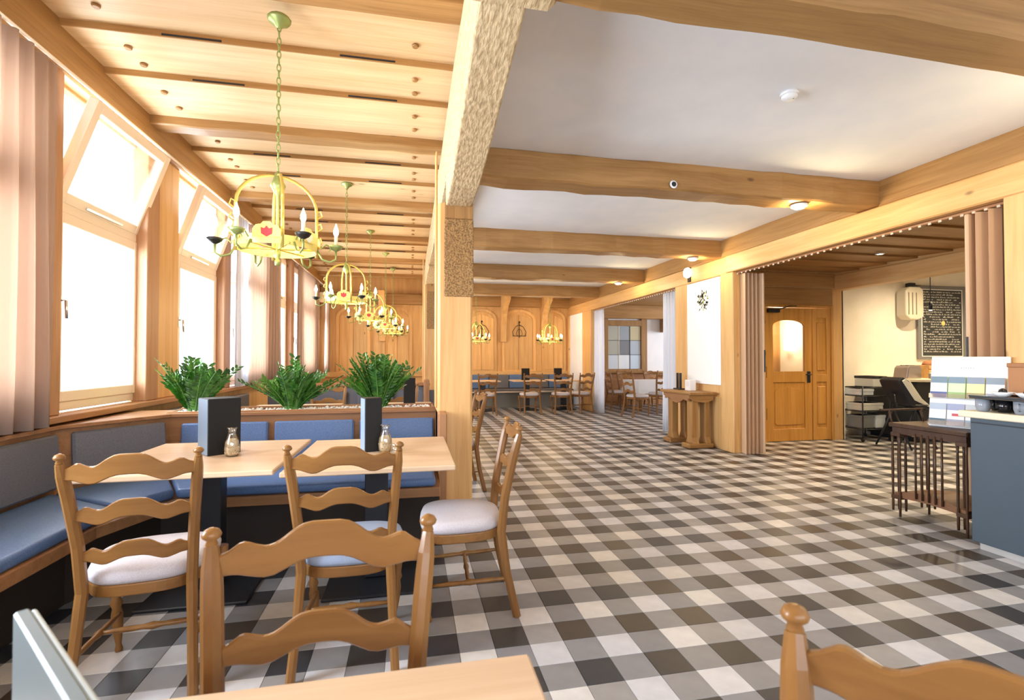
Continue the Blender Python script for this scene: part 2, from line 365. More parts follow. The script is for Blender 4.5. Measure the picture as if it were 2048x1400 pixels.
def window(n, y0, y1, lab, tilt=True, sill=.955):
    w = thing('window_%d' % n, lab, 'window', kind='structure'); z0, z1, zt = sill, 3.14, 2.33; x0, x1 = -2.40, -2.30
    mb = MB(); t = .055
    mb.box(x0, x1, y0, y0+t, z0, z1, c=.004); mb.box(x0, x1, y1-t, y1, z0, z1, c=.004); mb.box(x0, x1, y0+t, y1-t, z0, z0+.06, c=.004)
    mb.box(x0, x1, y0+t, y1-t, z1-.05, z1, c=.004); mb.box(x0, x1+.01, y0+t, y1-t, zt-.04, zt+.03, c=.004)
    mb.build('frame', WFR, w)
    a, b = y0+t, y1-t; s = .075; xs0, xs1 = -2.345, -2.285
    lz0, lz1 = z0+.06, zt-.04
    mb = MB(); mb.box(xs0, xs1, a, a+s, lz0, lz1, c=.006).box(xs0, xs1, b-s, b, lz0, lz1, c=.006).box(xs0, xs1, a+s, b-s, lz0, lz0+s, c=.006).box(xs0, xs1, a+s, b-s, lz1-s, lz1, c=.006)
    sash = mb.build('sash', WFR, w)
    MB().box(-2.318, -2.312, a+s, b-s, lz0+s, lz1-s).build('pane', GLASS, sash)
    mb = MB(); mb.box(xs1, xs1+.012, a+.02, a+.045, 1.62, 1.72, c=.003); mb.tube([(xs1+.012, a+.032, 1.69), (xs1+.045, a+.032, 1.69), (xs1+.05, a+.032, 1.57)], .009, 8)
    mb.build('handle', CHROME, sash)
    h = (z1-.05)-(zt+.03); M = Matrix.Translation((-2.315, 0, zt+.03)) @ Matrix.Rotation(math.radians(19 if tilt else 0), 4, 'Y')
    mb = MB(); mb.box(-.03, .03, a, a+s, 0, h, c=.006, M=M).box(-.03, .03, b-s, b, 0, h, c=.006, M=M).box(-.03, .03, a+s, b-s, 0, s, c=.006, M=M).box(-.03, .03, a+s, b-s, h-s, h, c=.006, M=M)
    up = mb.build('tilted_sash' if tilt else 'upper_sash', WFR, w)
    MB().box(-.004, .004, a+s, b-s, s, h-s, M=M).build('pane', GLASS, up)
    mb = MB(); mb.box(.03, .042, (a+b)/2-.22, (a+b)/2+.22, .018, .036, c=.003, M=M); mb.build('stay_bar', CHROME, up)
    return w
window(1, 3.68, 4.80, 'nearest fully visible window with its upper sash tilted into the room')
window(2, 5.38, 6.50, 'second window with tilted upper sash, behind the big chandelier')
window(3, 8.68, 9.82, 'third narrow looking window between brown curtains, closed', False)
window(4, 12.2, 13.2, 'last window at the far end of the window wall', False)
window(5, 2.28, 3.40, 'window hidden behind the near brown curtain', False)
window(6, 1.1, 2.22, 'window outside the frame beside the near table', False)
window(8, 6.80, 8.02, 'window behind the wide brown curtain', False)
window(9, 10.3, 11.7, 'window behind the curtain between third and fourth window', False)
def curtain(name, x, y0, y1, z0, z1, m, lab, folds=8, amp=.035, group=None, axis='y', taper=0):
    n = folds*8; v = []; F = []; nz = 6; rnd = random.Random(folds+int(y0*10))
    ph = [rnd.uniform(-.5, .5) for _ in range(n+1)]
    for j in range(nz+1):
        t = j/nz; z = z0+(z1-z0)*t
        for i in range(n+1):
            u = i/n; c = (y0+y1)/2; yy = y0+(y1-y0)*u; yy = c+(yy-c)*(1-taper*(1-t))
            a = amp*(.75+.35*math.sin(u*9+2*t))*(1.15-.3*t); d = a*math.sin(u*folds*2*PI+ph[i]*.25+.4*math.sin(3*t+u*5))
            v.append((x+d, yy, z) if axis == 'y' else (yy, x+d, z))
    for j in range(nz):
        for i in range(n): F.append([j*(n+1)+i, j*(n+1)+i+1, (j+1)*(n+1)+i+1, (j+1)*(n+1)+i])
    mb = MB(); mb.add(v, F, 0, True); o = mb.build(name, m, recalc=False)
    d = o.modifiers.new('t', 'SOLIDIFY'); d.thickness = .003
    return tag(o, lab, 'curtain', group)
curtain('curtain', -2.13, 2.35, 3.47, .90, 3.10, CURB, 'brown curtain at the left edge of the photo, nearest of all', 9)
curtain('sheer_curtain', -2.12, 6.62, 7.05, .955, 3.10, CURW, 'white sheer curtain strip right of the second window', 5, .025)
curtain('curtain', -2.12, 7.1, 8.72, .955, 3.10, CURB, 'wide brown curtain between second and third window', 12)
curtain('curtain', -2.12, 9.98, 12.1, .955, 3.10, CURB, 'brown curtain between third and fourth window', 13)
curtain('curtain', -2.08, 12.85, 13.3, .955, 3.10, CURB, 'brown curtain hanging in the far corner of the window wall', 4)
tag(MB().tube([(-2.13, .9, 3.125), (-2.13, 13.3, 3.125)], .012, 8).build('curtain_rail', WFR), 'pale curtain rail under the wall plate above the left windows', 'curtain rail')

# ------------------------------------------------------------------ central row: posts, brace, beam
timber('beam', HEWN, .28, .47, -2.5, 13.4, 2.86, 3.32, 1, 'long rough-hewn beam running down the middle of the room between boards and plaster', amp=.005, n=30)
def brace(ya, sgn, lab):
    prof = [(0, 2.50), (.45, 2.50), (.9, 2.565), (1.4, 2.655), (1.85, 2.745), (2.35, 2.86), (2.35, 3.06), (0, 3.06)]
    pts = [(ya+sgn*a, z) for a, z in prof]
    mb = MB(); mb.prism(pts, .262, .462, 'yz')
    o = struct(mb, 'brace', HEWN, lab, 'brace', .01); return o
brace(3.86, -1, 'rough-hewn brace rising from the main post towards the camera')
struct(MB().box(.20, .585, 1.50, 1.985, 2.755, 2.985, c=.035), 'corbel', HEWN, 'thick rounded timber corbel at the top edge of the photo above the brace', 'beam')
def bigpost(y, lab, blocklab):
    p = thing('post', lab, 'post', kind='structure')
    MB().prism([(.20, y+.02), (.22, y), (.455, y), (.472, y+.02), (.472, y+.25), (.20, y+.25)], 0, 2.52, 'xy').build('shaft', PINZ, p)
    MB().box(.248, .478, y-.012, y+.02, 1.79, 2.40, c=.006).build('rough_block', HEWND, p)['label'] = blocklab
    MB().box(.250, .475, y-.010, y+.02, 2.402, 2.53, c=.004).build('top_block', OAKZ, p)
    MB().box(.185, .20, y+.06, y+.2, .92, 2.95, c=.004).build('cover_strip', PINZ, p)
    return p
bigpost(3.84, 'tall square pine post beside the end of the planter, nearest in the middle row', 'rough charred oak block')
bigpost(8.15, 'second square post in the middle row, mostly hidden by the near one', 'rough charred oak block')

# ------------------------------------------------------------------ right wall
XR = 4.35
timber('beam', OAKY, XR-.01, XR+.16, -2.5, 13.4, 2.745, 3.0, 1, 'upper long beam along the right wall under the plaster', amp=.004, n=30)
timber('beam', PINY, XR-.03, XR+.16, 2.55, 6.12, 2.505, 2.742, 1, 'pale wooden header beam over the wide opening to the bar room', amp=.002, n=10)
timber('beam', PINY, XR, XR+.16, 6.12, 13.4, 2.50, 2.744, 1, 'header beam over the opening with the white curtains', amp=.003, n=16)
mb = MB(); mb.box(XR, XR+.16, -2.5, 2.835, 0, 2.745); struct(mb, 'wall_right', WALLW, 'plain wall right of the folding partition at the right edge', 'wall')
struct(MB().box(XR-.02, XR+.17, 2.45, 2.835, 0, 2.745, c=.008), 'post', PINZ, 'light pine post at the right edge beside the near folding partition', 'post')
struct(MB().box(XR-.012, XR+.24, 5.99, 6.27, 0, 2.505, c=.01), 'post', PINZ, 'bright pine post between the white poster panel and the folding partition', 'post')
struct(MB().box(XR-.012, XR+.2, 7.14, 7.50, 0, 2.5, c=.01), 'post', PINZ, 'pine post between the white poster panel and the sheer curtain', 'post')
struct(MB().box(XR-.02, XR+.2, 11.42, 12.05, 0, 2.5, c=.01), 'post', PINZ, 'pine post left of the far white curtain', 'post')
struct(MB().box(XR-.02, XR+.2, 13.15, 13.4, 0, 2.5, c=.01), 'post', PINZ, 'pine corner post where right wall meets end wall', 'post')
struct(MB().box(XR+.02, XR+.1, 12.05, 13.15, 0, 2.5), 'wall_right', WHITE, 'narrow white wall strip in the far right corner', 'wall')
mb = MB(); mb.box(XR+.03, XR+.1, 6.27, 7.14, 0, 2.5)
wp = struct(mb, 'wall_right', PINZ, 'wood-boarded wall piece between two pine posts behind the side table', 'wall')
for k in range(4): MB().box(XR+.012, XR+.03, 6.275+k*.2155, 6.275+(k+1)*.2155-.005, .02, .74, c=.003).build('plank', PINZ, wp)
# white poster panel with floral emblem
pp = thing('poster_panel', 'tall white poster panel with a small floral emblem, between two pine posts', 'poster', (XR, 6.705, 0))
MB().box(-.012, .02, -.43, .43, .92, 2.485, c=.003).build('panel', mat('poster_white', (.95, .95, .95), .4), pp)
YEL = mat('emblem_yellow', (.8, .7, .15), .5); INK = mat('ink', (.03, .03, .035), .5); GRNI = mat('emblem_green', (.3, .4, .12), .5)
mb = MB()
for k in range(60):
    a = random.uniform(0, 2*PI); r = random.uniform(.03, .155); cy_, cz_ = r*math.cos(a)*.95, 2.19+r*math.sin(a)*1.15
    th = a+random.uniform(-.9, .9); l = random.uniform(.02, .045); w = l*.35
    d = Vector((0, math.cos(th)*l, math.sin(th)*l)); e = Vector((0, -math.sin(th)*w, math.cos(th)*w)); c = Vector((-.0135, cy_, cz_))
    mb.add([c-d, c-e, c+d, c+e, c-d*.9+Vector((.0016, 0, 0)), c+d*.9+Vector((.0016, 0, 0))], [(0, 1, 2, 3), (0, 4, 1), (2, 5, 3)], 1 if (cz_ > 2.2 and cy_ < 0 and random.random() < .7) else (2 if random.random() < .2 else 0))
tag(mb.build('emblem', [INK, YEL, GRNI], pp, recalc=False), None, None, kind='stuff')
wl_ = thing('wall_lamp', 'round white wall lamp above the poster panel', 'lamp', (XR-.02, 7.06, 2.66))
MB().box(-.012, .02, -.03, .03, -.14, .09, c=.004).build('backplate', IRON, wl_)
MB().lathe([(.02, 0), (.07, -.015), (.085, -.045), (.07, -.08), (.02, -.095)], (0, -.03, 0), 16, axis='x').build('lamp_globe', mat('lamp_globe', (1, .97, .92), .3, emit=(1, .93, .8), es=5), wl_)
# sheer curtains in the opening
curtain('sheer_curtain', 4.43, 7.52, 8.06, .02, 2.46, CURW, 'long white sheer curtain right beside the side table', 6, .03)
curtain('sheer_curtain', 4.43, 10.86, 11.45, .02, 2.46, CURW, 'long white sheer curtain at the far side of the opening', 6, .03)
GLD = mat('glider_beige', (.62, .50, .38), .5)
# tracks with gliders
for nme, x, y0, y1, lab in (('curtain_track', 4.43, 7.5, 11.45, 'curtain track with small gliders over the sheer curtains'), ('curtain_track', 4.42, 2.85, 6.0, 'rail with white gliders under the header for the folding partitions')):
    t = thing(nme, lab, 'curtain rail')
    MB().box(x-.02, x+.02, y0, y1, 2.478, 2.5, c=.003).build('rail', BRNY, t)
    for k in range(int((y1-y0)/.085)):
        MB().box(x-.03, x-.02, y0+.04+k*.085, y0+.065+k*.085, 2.462, 2.482, c=.002).build('glider', GLD, t)
# folding partitions (tan accordion)
def accordion(y0, x0, x1, n, lab, handle_side):
    t = thing('folding_partition', lab, 'partition')
    w = (x1-x0)/n
    for k in range(n):
        a = x0+k*w
        for s in (0, 1):
            p = [(a+s*w/2, y0+(.13 if s else 0)), (a+w/2+s*w/2, y0+(0 if s else .13)), (a+w/2+s*w/2, y0+(0 if s else .13)+.012), (a+s*w/2, y0+(.13 if s else 0)+.012)]
            MB().prism(p, .015, 2.465, 'xy').build('panel', LEATH, t)
    mb = MB(); mb.box(handle_side-.02, handle_side+.01, y0-.03, y0+.14, .015, 2.465, c=.008); mb.build('lead_post', LEATH, t)
    MB().box(handle_side-.012, handle_side+.004, y0-.045, y0-.029, 1.12, 1.42, c=.004).build('handle', BLK, t)
    return t
accordion(5.84, 4.42, 4.66, 4, 'tan folding partition pushed back against the post left of the bar room door', 4.685)
mbt = thing('folding_partition', 'tan folding partition pushed back at the right edge, in front of the chalkboard', 'partition')
for k in range(5):
    y = 2.86+k*.045; s = k % 2
    MB().prism([(4.36+.13*s, y), (4.36+.13*(1-s), y+.045), (4.372+.13*(1-s), y+.045), (4.372+.13*s, y)], .015, 2.465, 'xy').build('panel', LEATH, mbt)
MB().box(4.35, 4.49, 3.085, 3.115, .015, 2.465, c=.008).build('lead_post', LEATH, mbt)
MB().box(4.338, 4.350, 3.09, 3.105, 1.1, 1.48, c=.004).build('handle', BLK, mbt)

mb = MB(); mb.box(-2.42, 11, -2.62, -2.5, 0, 1.0).box(-2.42, 11, -2.62, -2.5, 2.5, 3.6).box(-2.42, -2.0, -2.62, -2.5, 1.0, 2.5).box(3.9, 11, -2.62, -2.5, 1.0, 2.5)
for x in (-.85, .35, 1.55, 2.75): mb.box(x-.05, x+.05, -2.62, -2.5, 1.0, 2.5)
struct(mb, 'wall_front', PINX, 'unseen wall behind the camera, added with openings to limit the fill light', 'wall')  # closure added out of view to cut fill light from behind
# ------------------------------------------------------------------ end wall with arched panels
ew = struct(MB().box(-2.42, 4.5, 13.3, 13.45, 0, 3.6), 'wall_back', PINZ, 'end wall of the dining room clad in light pine with tall arched panels', 'wall')
def arch_pts(x0, x1, z0, zs, zt, n=10):
    p = [(x0, z0), (x1, z0), (x1, zs)]
    for k in range(1, n): a = PI*k/n; p.append(((x0+x1)/2+(x1-x0)/2*math.cos(a), zs+(zt-zs)*math.sin(a)))
    return p+[(x0, zs)]
def arch_frame(mb, x0, x1, z0, zs, zt, t, y0, y1, n=12):
    def outl(x0, x1, z0, zs, zt):
        p = [(x0, z0), (x0, zs)]+[((x0+x1)/2-(x1-x0)/2*math.cos(PI*k/n), zs+(zt-zs)*math.sin(PI*k/n)) for k in range(1, n)]+[(x1, zs), (x1, z0)]
        return p
    A = outl(x0, x1, z0, zs, zt); B = outl(x0+t, x1-t, z0+t, zs, zt-t); m = len(A)
    v = [(x, y0, z) for x, z in A]+[(x, y0, z) for x, z in B]+[(x, y1, z) for x, z in A]+[(x, y1, z) for x, z in B]; F = []
    for i in range(m):
        j = (i+1) % m; F += [[i, j, m+j, m+i], [m+i, m+j, 3*m+j, 3*m+i], [i, 2*m+i, 2*m+j, j]]
    mb.add(v, F)
def iron_ornament(x, z, lab):
    t = thing('wall_ornament', lab, 'ornament', (x, 13.2, z))
    mb = MB()
    for s in (-1, 1):
        mb.tube([(0, 0, .30), (s*.10, 0, .26), (s*.19, 0, .12), (s*.17, 0, 0)], .009, 6)
        mb.tube([(0, 0, .20), (s*.06, 0, .15), (s*.09, 0, .05), (s*.04, 0, 0)], .007, 6)
    mb.tube([(-.19, 0, 0), (.19, 0, 0)], .010, 6); mb.tube([(0, 0, -.05), (0, 0, .40)], .009, 6)
    mb.build('iron_scroll', IRON, t)
    MB().lathe([(.01, 0), (.03, .02), (.01, .05)], (0, 0, .36), 8).build('finial', IRON, t)
for x0, x1, orn in ((-1.9, -1.05, 0), (-.75, .02, 1), (1.45, 2.30, 1), (2.44, 3.40, 1), (3.58, 4.28, 0)):
    mb = MB(); arch_frame(mb, x0, x1, .92, 2.35, 2.66, .075, 13.255, 13.3); mb.build('panel_frame', PINZ, ew)
    xm = (x0+x1)/2
    for a, b in ((x0+.08, xm-.008), (xm+.008, x1-.08)): MB().prism([(a, 1.0), (b, 1.0), (b, 2.36+.15*(1 if abs(b-xm) < .1 else .2)), (a, 2.36+.15*(1 if abs(a-xm) < .1 else .2))], 13.28, 13.302, 'xz').build('panel_board', PINZ, ew)
    if orn: iron_ornament(xm, 1.92, {0: '', 1: {-.75: 'black iron scroll ornament on the end wall seen between plants and post', 1.45: 'black iron scroll ornament on the end wall just right of the main post', 2.44: 'black iron scroll ornament on the middle arched panel of the end wall'}[x0]}[1])
timber('beam', OAKX, -2.3, 4.36, 13.1, 13.3, 2.72, 2.99, 0, 'heavy cross beam on top of the panelled end wall', amp=.004)
struct(MB().box(-2.3, 4.35, 13.24, 13.3, .82, .95, c=.01), 'trim_2', PINX, 'pine rail along the end wall above the bench', 'trim')
for x, lab in ((2.46, 'curved oak bracket rising from the end wall, left of the pair'), (3.60, 'curved oak bracket rising from the end wall, right of the pair'), (-.75, 'curved oak bracket on the end wall behind the far chandeliers')):
    c = [(13.3, 1.75), (13.16, 1.75), (13.12, 2.2), (13.02, 2.5), (12.8, 2.72), (12.55, 2.86), (12.55, 3.0), (13.3, 3.0)]
    mb = MB(); mb.prism(c, x-.07, x+.09, 'yz'); struct(mb, 'bracket', PINZ, lab, 'bracket', .008)

# ------------------------------------------------------------------ bar room beyond the right wall
struct(MB().box(4.5, 6.86, 6.70, 6.84, 0, 2.7), 'wall_back', PINZ, 'pine wall of the bar room that holds the orange wooden door', 'wall').hide_render = False
bw = bpy.data.objects['wall_back.001']; me = bw.data; me.clear_geometry()
mb = MB(); mb.box(4.5, 5.36, 6.70, 6.84, 0, 2.75).box(6.64, 6.86, 6.70, 6.84, 0, 2.75).box(5.36, 6.64, 6.70, 6.84, 2.14, 2.75)
me.from_pydata(mb.v, [], mb.f); me.update()
MB().box(4.5, 6.7, 6.672, 6.70, 2.44, 2.66, c=.006).build('panel', OAKX, bw); MB().box(5.36, 6.64, 6.672, 6.70, 2.15, 2.42, c=.006).build('panel', OAKX, bw)
struct(MB().box(6.86, 11, 7.06, 7.2, 0, 3.2), 'wall_back', WALLW, 'cream plaster wall of the bar room with the menu board', 'wall')
struct(MB().box(6.84, 6.88, 6.70, 7.1, 0, 3.2), 'wall_side', WALLW, 'short plaster return right of the orange door', 'wall')
struct(MB().box(6.88, 10.9, 7.035, 7.06, 0, .09, c=.004), 'baseboard_back', mat('skirting', (.6, .58, .54), .5), 'pale grey baseboard under the menu board wall', 'baseboard')
struct(MB().box(10.9, 11.02, -2.5, 7.2, 0, 3.3), 'wall_right', WALLW, 'far right wall of the bar room', 'wall')
struct(MB().box(6.6, 11, -2.5, 7.2, 3.0, 3.12), 'ceiling', WALLW, 'plain ceiling above the bar counter side', 'ceiling')
timber('beam', PINY, 6.68, 6.86, -1, 6.7, 2.40, 2.64, 1, 'pale longitudinal beam crossing the bar room in front of the menu board wall', amp=.003)
struct(MB().box(6.70, 6.8, -1, 6.7, 2.64, 3.05), 'trim_3', PINY, 'boarding above the bar room beam', 'trim')
c2 = struct(MB().box(4.5, 6.75, -2.5, 6.75, 2.76, 2.85), 'ceiling', OAKX, 'low lapped oak board ceiling of the bar room with small downlights', 'ceiling')
for k in range(18):
    y = 6.68-(k+1)*.44; z = 2.66+(.0)
    M = Matrix.Translation((0, y, z)) @ Matrix.Rotation(math.radians(3.5), 4, 'X')
    MB().box(4.5, 6.7, 0, .45, 0, .04, c=.004, M=M).build('plank', OAKX, c2)
def downlight(x, y, z, lab, power=25, tilt=0, spot=True):
    t = thing('downlight', lab, 'light', (x, y, z))
    MB().lathe([(.05, 0), (.055, -.006), (.042, -.012), (.036, -.004)], n=18).build('bezel', CERW, t)
    MB().lathe([(.036, -.003), (.034, -.006)], n=14).build('lens', SPOTM, t)
    l = bpy.data.lights.new('downlight_glow', 'SPOT'); l.energy = power*2.3; l.color = (1, .78, .48); l.spot_size = math.radians(150); l.spot_blend = .9; l.shadow_soft_size = .05
    o = bpy.data.objects.new('downlight_glow', l); o.location = (0, 0, -.02); o.parent = t; sc.collection.objects.link(o)
    return t
downlight(5.9, 5.2, 2.652, 'small recessed downlight in the bar room board ceiling, in clear view', 60)
downlight(5.6, 3.6, 2.652, 'small recessed downlight beside the near folding partition', 60)
downlight(8.2, 5.9, 2.99, 'downlight over the bar room sideboard, hidden by the beam', 110)
downlight(9.4, 5.6, 2.99, 'second downlight over the bar room sideboard, hidden by the beam', 90)
downlight(5.6, 1.8, 2.652, 'downlight in the bar room out of frame', 60)
area('side_room_fill', (10.7, 10.2, 2.0), (0, PI/2, 0), 1.8, 3.5, 260, (.86, .92, 1))  # lamp added to brighten the dark side room; no window behind it
# double door
DO = [wood('door_oak_'+a, (.60, .30, .07), (.43, .19, .035), i, 1, .4, .08) for a, i in (('x', 0), ('z', 2))]
dr = thing('door_1', 'orange-brown wooden double door with one arched glass pane in the bar room', 'door', kind='structure')
mb = MB(); mb.box(5.36, 5.40, 6.66, 6.84, 0, 2.15, c=.005).box(6.60, 6.64, 6.66, 6.84, 0, 2.15, c=.005).box(5.40, 6.60, 6.66, 6.84, 2.11, 2.15, c=.005); mb.build('door_frame', DO[1], dr)
mb = MB(); Y0, Y1 = 6.675, 6.72
mb.box(5.40, 5.535, Y0, Y1, .01, 2.10, c=.004).box(6.11, 6.24, Y0, Y1, .01, 2.10, c=.004).box(5.535, 6.11, Y0, Y1, 1.93, 2.10, c=.004).box(5.535, 6.11, Y0, Y1, .93, 1.10, c=.004).box(5.535, 6.11, Y0, Y1, .01, .20, c=.004).box(5.52, 6.12, Y0+.02, Y1-.005, .18, .95)
a = arch_pts(5.535, 6.11, 1.80, 1.80, 1.92, 8)
mb.prism([(5.535, 1.94), (5.535, 1.82)]+[(5.8225-.2875*math.cos(PI*k/8), 1.82+.09*math.sin(PI*k/8)) for k in range(1, 8)]+[(6.11, 1.82), (6.11, 1.94)], Y0+.003, Y1-.003, 'xz')
leaf = mb.build('door_leaf', DO[1], dr)
MB().prism([(5.60, .26), (6.05, .26), (6.08, .29), (6.08, .78), (6.05, .82), (5.8, .86), (5.60, .82), (5.57, .78), (5.57, .29)], Y0+.008, Y0+.03, 'xz').build('raised_panel', DO[1], leaf, .006)
MB().box(5.535, 6.11, 6.69, 6.696, 1.10, 1.92).build('pane', GLASS, leaf)
mb = MB(); mb.box(6.26, 6.33, Y0, Y1, .01, 2.10, c=.004).box(6.52, 6.59, Y0, Y1, .01, 2.10, c=.004).box(6.33, 6.52, Y0, Y1, 1.95, 2.10, c=.004).box(6.33, 6.52, Y0, Y1, .93, 1.05, c=.004).box(6.33, 6.52, Y0, Y1, .01, .2, c=.004).box(6.32, 6.53, Y0+.02, Y1-.005, .18, 1.96)
leaf2 = mb.build('door_leaf', DO[1], dr)
for a, b in ((.26, .86), (1.11, 1.88)): MB().box(6.35, 6.50, Y0+.006, Y0+.03, a, b, c=.008).build('raised_panel', DO[1], leaf2)
mb = MB(); mb.box(6.145, 6.205, Y0-.01, Y0, .92, 1.10, c=.003); mb.tube([(6.175, Y0, 1.05), (6.175, Y0-.05, 1.05), (6.08, Y0-.055, 1.05)], .011, 8); mb.build('handle', BLK, leaf)
mb = MB(); mb.box(5.42, 5.62, Y0-.06, Y0-.001, 2.02, 2.08, c=.006); mb.tube([(5.62, Y0-.03, 2.07), (5.80, Y0-.03, 2.125), (5.95, Y0-.02, 2.13)], .008, 6); mb.build('door_closer', IRON, leaf)
for z in (.35, 1.0): MB().box(5.385, 5.41, Y0-.012, Y0+.01, z, z+.18, c=.003).build('hinge', IRON, leaf)
# lit passage behind the door pane
struct(MB().box(5.2, 6.9, 8.2, 8.3, 0, 2.7).box(5.1, 5.2, 6.84, 8.3, 0, 2.7).box(6.7, 6.8, 6.84, 8.3, 0, 2.7).box(5.1, 6.8, 6.84, 8.3, 2.6, 2.7), 'wall_passage', WALLW, 'warm lit passage walls seen through the door pane', 'wall')
struct(MB().box(6.52, 6.698, 7.9, 8.05, 0, 2.6), 'post', OAKZ, 'dark wooden post in the passage behind the door pane', 'post')
pl = thing('wall_lamp', 'glowing lamp seen through the arched door pane', 'lamp', (6.62, 7.62, 1.52))
MB().lathe([(.03, -.08), (.07, -.05), (.06, .08), (.02, .1)], n=12).build('lamp_shade', mat('lit_shade', (1, .9, .7), .4, emit=(1, .8, .5), es=7), pl)
l = bpy.data.lights.new('passage_glow', 'POINT'); l.energy = 24; l.color = (1, .8, .5); l.shadow_soft_size = .1
o = bpy.data.objects.new('passage_glow', l); o.location = (-.3, -.1, .3); o.parent = pl; sc.collection.objects.link(o)

# ------------------------------------------------------------------ back dining room (through the opening with sheers)
struct(MB().box(4.5, 11, 13.0, 13.15, 0, 3.2), 'wall_back', WHITE, 'white end wall of the side dining room with the framed interior window', 'wall')
struct(MB().box(10.9, 11.02, 7.2, 13.1, 0, 3.2), 'wall_right', WHITE, 'far white side wall of the side dining room', 'wall')
c3 = struct(MB().box(4.5, 11, 7.2, 13.1, 2.82, 3.0), 'ceiling', OAKX, 'oak board ceiling of the side dining room', 'ceiling')
for k in range(9): MB().box(4.5, 11, 7.25+k*.65, 7.25+k*.65+.63, 2.79, 2.83, c=.006).build('plank', OAKX, c3)
timber('beam', OAKX, 4.5, 8.6, 12.72, 12.98, 2.42, 2.80, 0, 'oak beam along the end wall of the side dining room', amp=.003)
timber('beam', OAKZ, 7.02, 7.2, 12.7, 12.98, 2.05, 2.45, 2, 'short oak hanger under the side dining room beam', amp=.003, n=4)
struct(MB().box(4.5, 10.9, 12.955, 13.0, .0, .88, c=.006), 'trim_4', BRNX, 'brown wainscot along the end wall of the side dining room', 'trim')
struct(MB().box(4.5, 10.9, 12.90, 13.0, .88, .93, c=.006), 'trim_5', OAKX, 'wooden dado rail above the brown wainscot', 'trim')
iw = thing('window_7', 'framed interior window with divided panes on the white end wall', 'window', (0, 0, 0), kind='structure')
mb = MB(); mb.box(5.26, 5.42, 12.93, 13.0, .93, 2.46, c=.005).box(6.42, 6.60, 12.93, 13.0, .93, 2.46, c=.005).box(5.42, 6.42, 12.93, 13.0, 2.22, 2.38, c=.005).box(5.42, 6.42, 12.93, 13.0, .90, 1.0, c=.005); mb.build('frame', OAKZ, iw)
PC = [mat('pane_%d' % i, c, .12, 0, .6) for i, c in enumerate(((.42, .44, .38), (.30, .36, .42), (.55, .50, .32), (.40, .42, .38), (.18, .20, .24), (.42, .5, .6), (.6, .68, .78), (.75, .82, .9), (.55, .68, .82)))]
for r in range(3):
    for c in range(3):
        x = 5.42+c*(1/3); z = 1.0+(2-r)*.405
        MB().box(x+.006, x+1/3-.006, 12.975, 12.985, z+.006, z+.40).build('pane', PC[r*3+c], iw)
        if c < 2: MB().box(x+1/3-.008, x+1/3+.008, 12.965, 12.99, z, z+.405).build('glazing_bar', BLK if c == 1 else WFR, iw)
    if r: MB().box(5.42, 6.42, 12.965, 12.99, 1.0+r*.405-.006, 1.0+r*.405+.006).build('glazing_bar', BLK, iw)

# ------------------------------------------------------------------ corner bench with planter ledge
bn = thing('corner_bench', 'long blue and grey upholstered corner bench with brown oak body around the near tables', 'bench', (0, 0, 0))
B = [(-2.2, .9), (-2.2, 3.62), (-1.81, 4.2), (.2, 4.2)]                 # back line
Fr = [(-1.66, .9), (-1.63, 3.0), (-1.46, 3.47), (.2, 3.44)]             # seat front line
MB().prism([(-2.27, .9), (-2.27, 3.66), (-1.86, 4.222), (.2, 4.222)]+B[::-1], 0, .86, 'xy').build('back_body', BRNX, bn)
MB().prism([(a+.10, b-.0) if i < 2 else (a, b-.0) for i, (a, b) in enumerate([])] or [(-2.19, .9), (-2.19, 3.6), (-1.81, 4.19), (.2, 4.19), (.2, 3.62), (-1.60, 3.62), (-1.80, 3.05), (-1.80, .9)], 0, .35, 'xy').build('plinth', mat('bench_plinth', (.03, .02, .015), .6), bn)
MB().prism(B+Fr[::-1], .35, .415, 'xy').build('seat_board', BRNX, bn, .006)
def cushion(pts, z0, z1, name, m, par):
    o = MB().prism(pts, z0, z1, 'xy').build(name, m, par)
    d = o.modifiers.new('b', 'BEVEL'); d.width = .024; d.segments = 4; d.limit_method = 'ANGLE'; d.angle_limit = .9
    for p in o.data.polygons: p.use_smooth = True
    return o
cushion([(-2.17, .9), (-2.17, 3.55), (-1.64, 3.16), (-1.66, .9)], .416, .478, 'seat_cushion', BLUE, bn)
cushion([(-2.165, 3.565), (-1.80, 4.12), (-1.47, 3.49), (-1.63, 3.18)], .416, .48, 'seat_cushion', BLUE, bn)
cushion([(-1.785, 4.14), (.17, 4.14), (.17, 3.455), (-1.455, 3.485)], .416, .478, 'seat_cushion', BLUE, bn)
def panel_between(p, q, z0, z1, m, off=.0, th=.045, lean=.03):
    p = Vector((*p, 0)); q = Vector((*q, 0)); d = (q-p).normalized(); n = Vector((d.y, -d.x, 0)); L_ = (q-p).length
    M = Matrix.Translation(p+n*off) @ Matrix(((d.x, n.x, 0, 0), (d.y, n.y, 0, 0), (0, 0, 1, 0), (0, 0, 0, 1)))
    mb = MB(); v = []
    mb.box(0, L_, 0, th, z0, z1, c=.012, M=M @ Matrix.Translation((0, lean, z0)) @ Matrix.Rotation(math.atan2(lean, z1-z0), 4, 'X') @ Matrix.Translation((0, 0, -z0)))
    return mb.build('back_cushion', m, bn)
for y0, y1 in ((.95, 1.55), (1.6, 2.2), (2.25, 2.88), (2.93, 3.58)): panel_between((-2.2, y0), (-2.2, y1), .50, .83, GREYP)
panel_between((-2.17, 3.70), (-1.83, 4.15), .50, .83, GREYP)
for x0, x1 in ((-1.71, -1.10), (-1.05, -.455), (-.41, .185)): panel_between((x0, 4.2), (x1, 4.2), .50, .81, BLUE)
MB().box(.2, .262, 3.66, 4.30, 0, .90, c=.008).build('end_panel', BRNZ, bn)
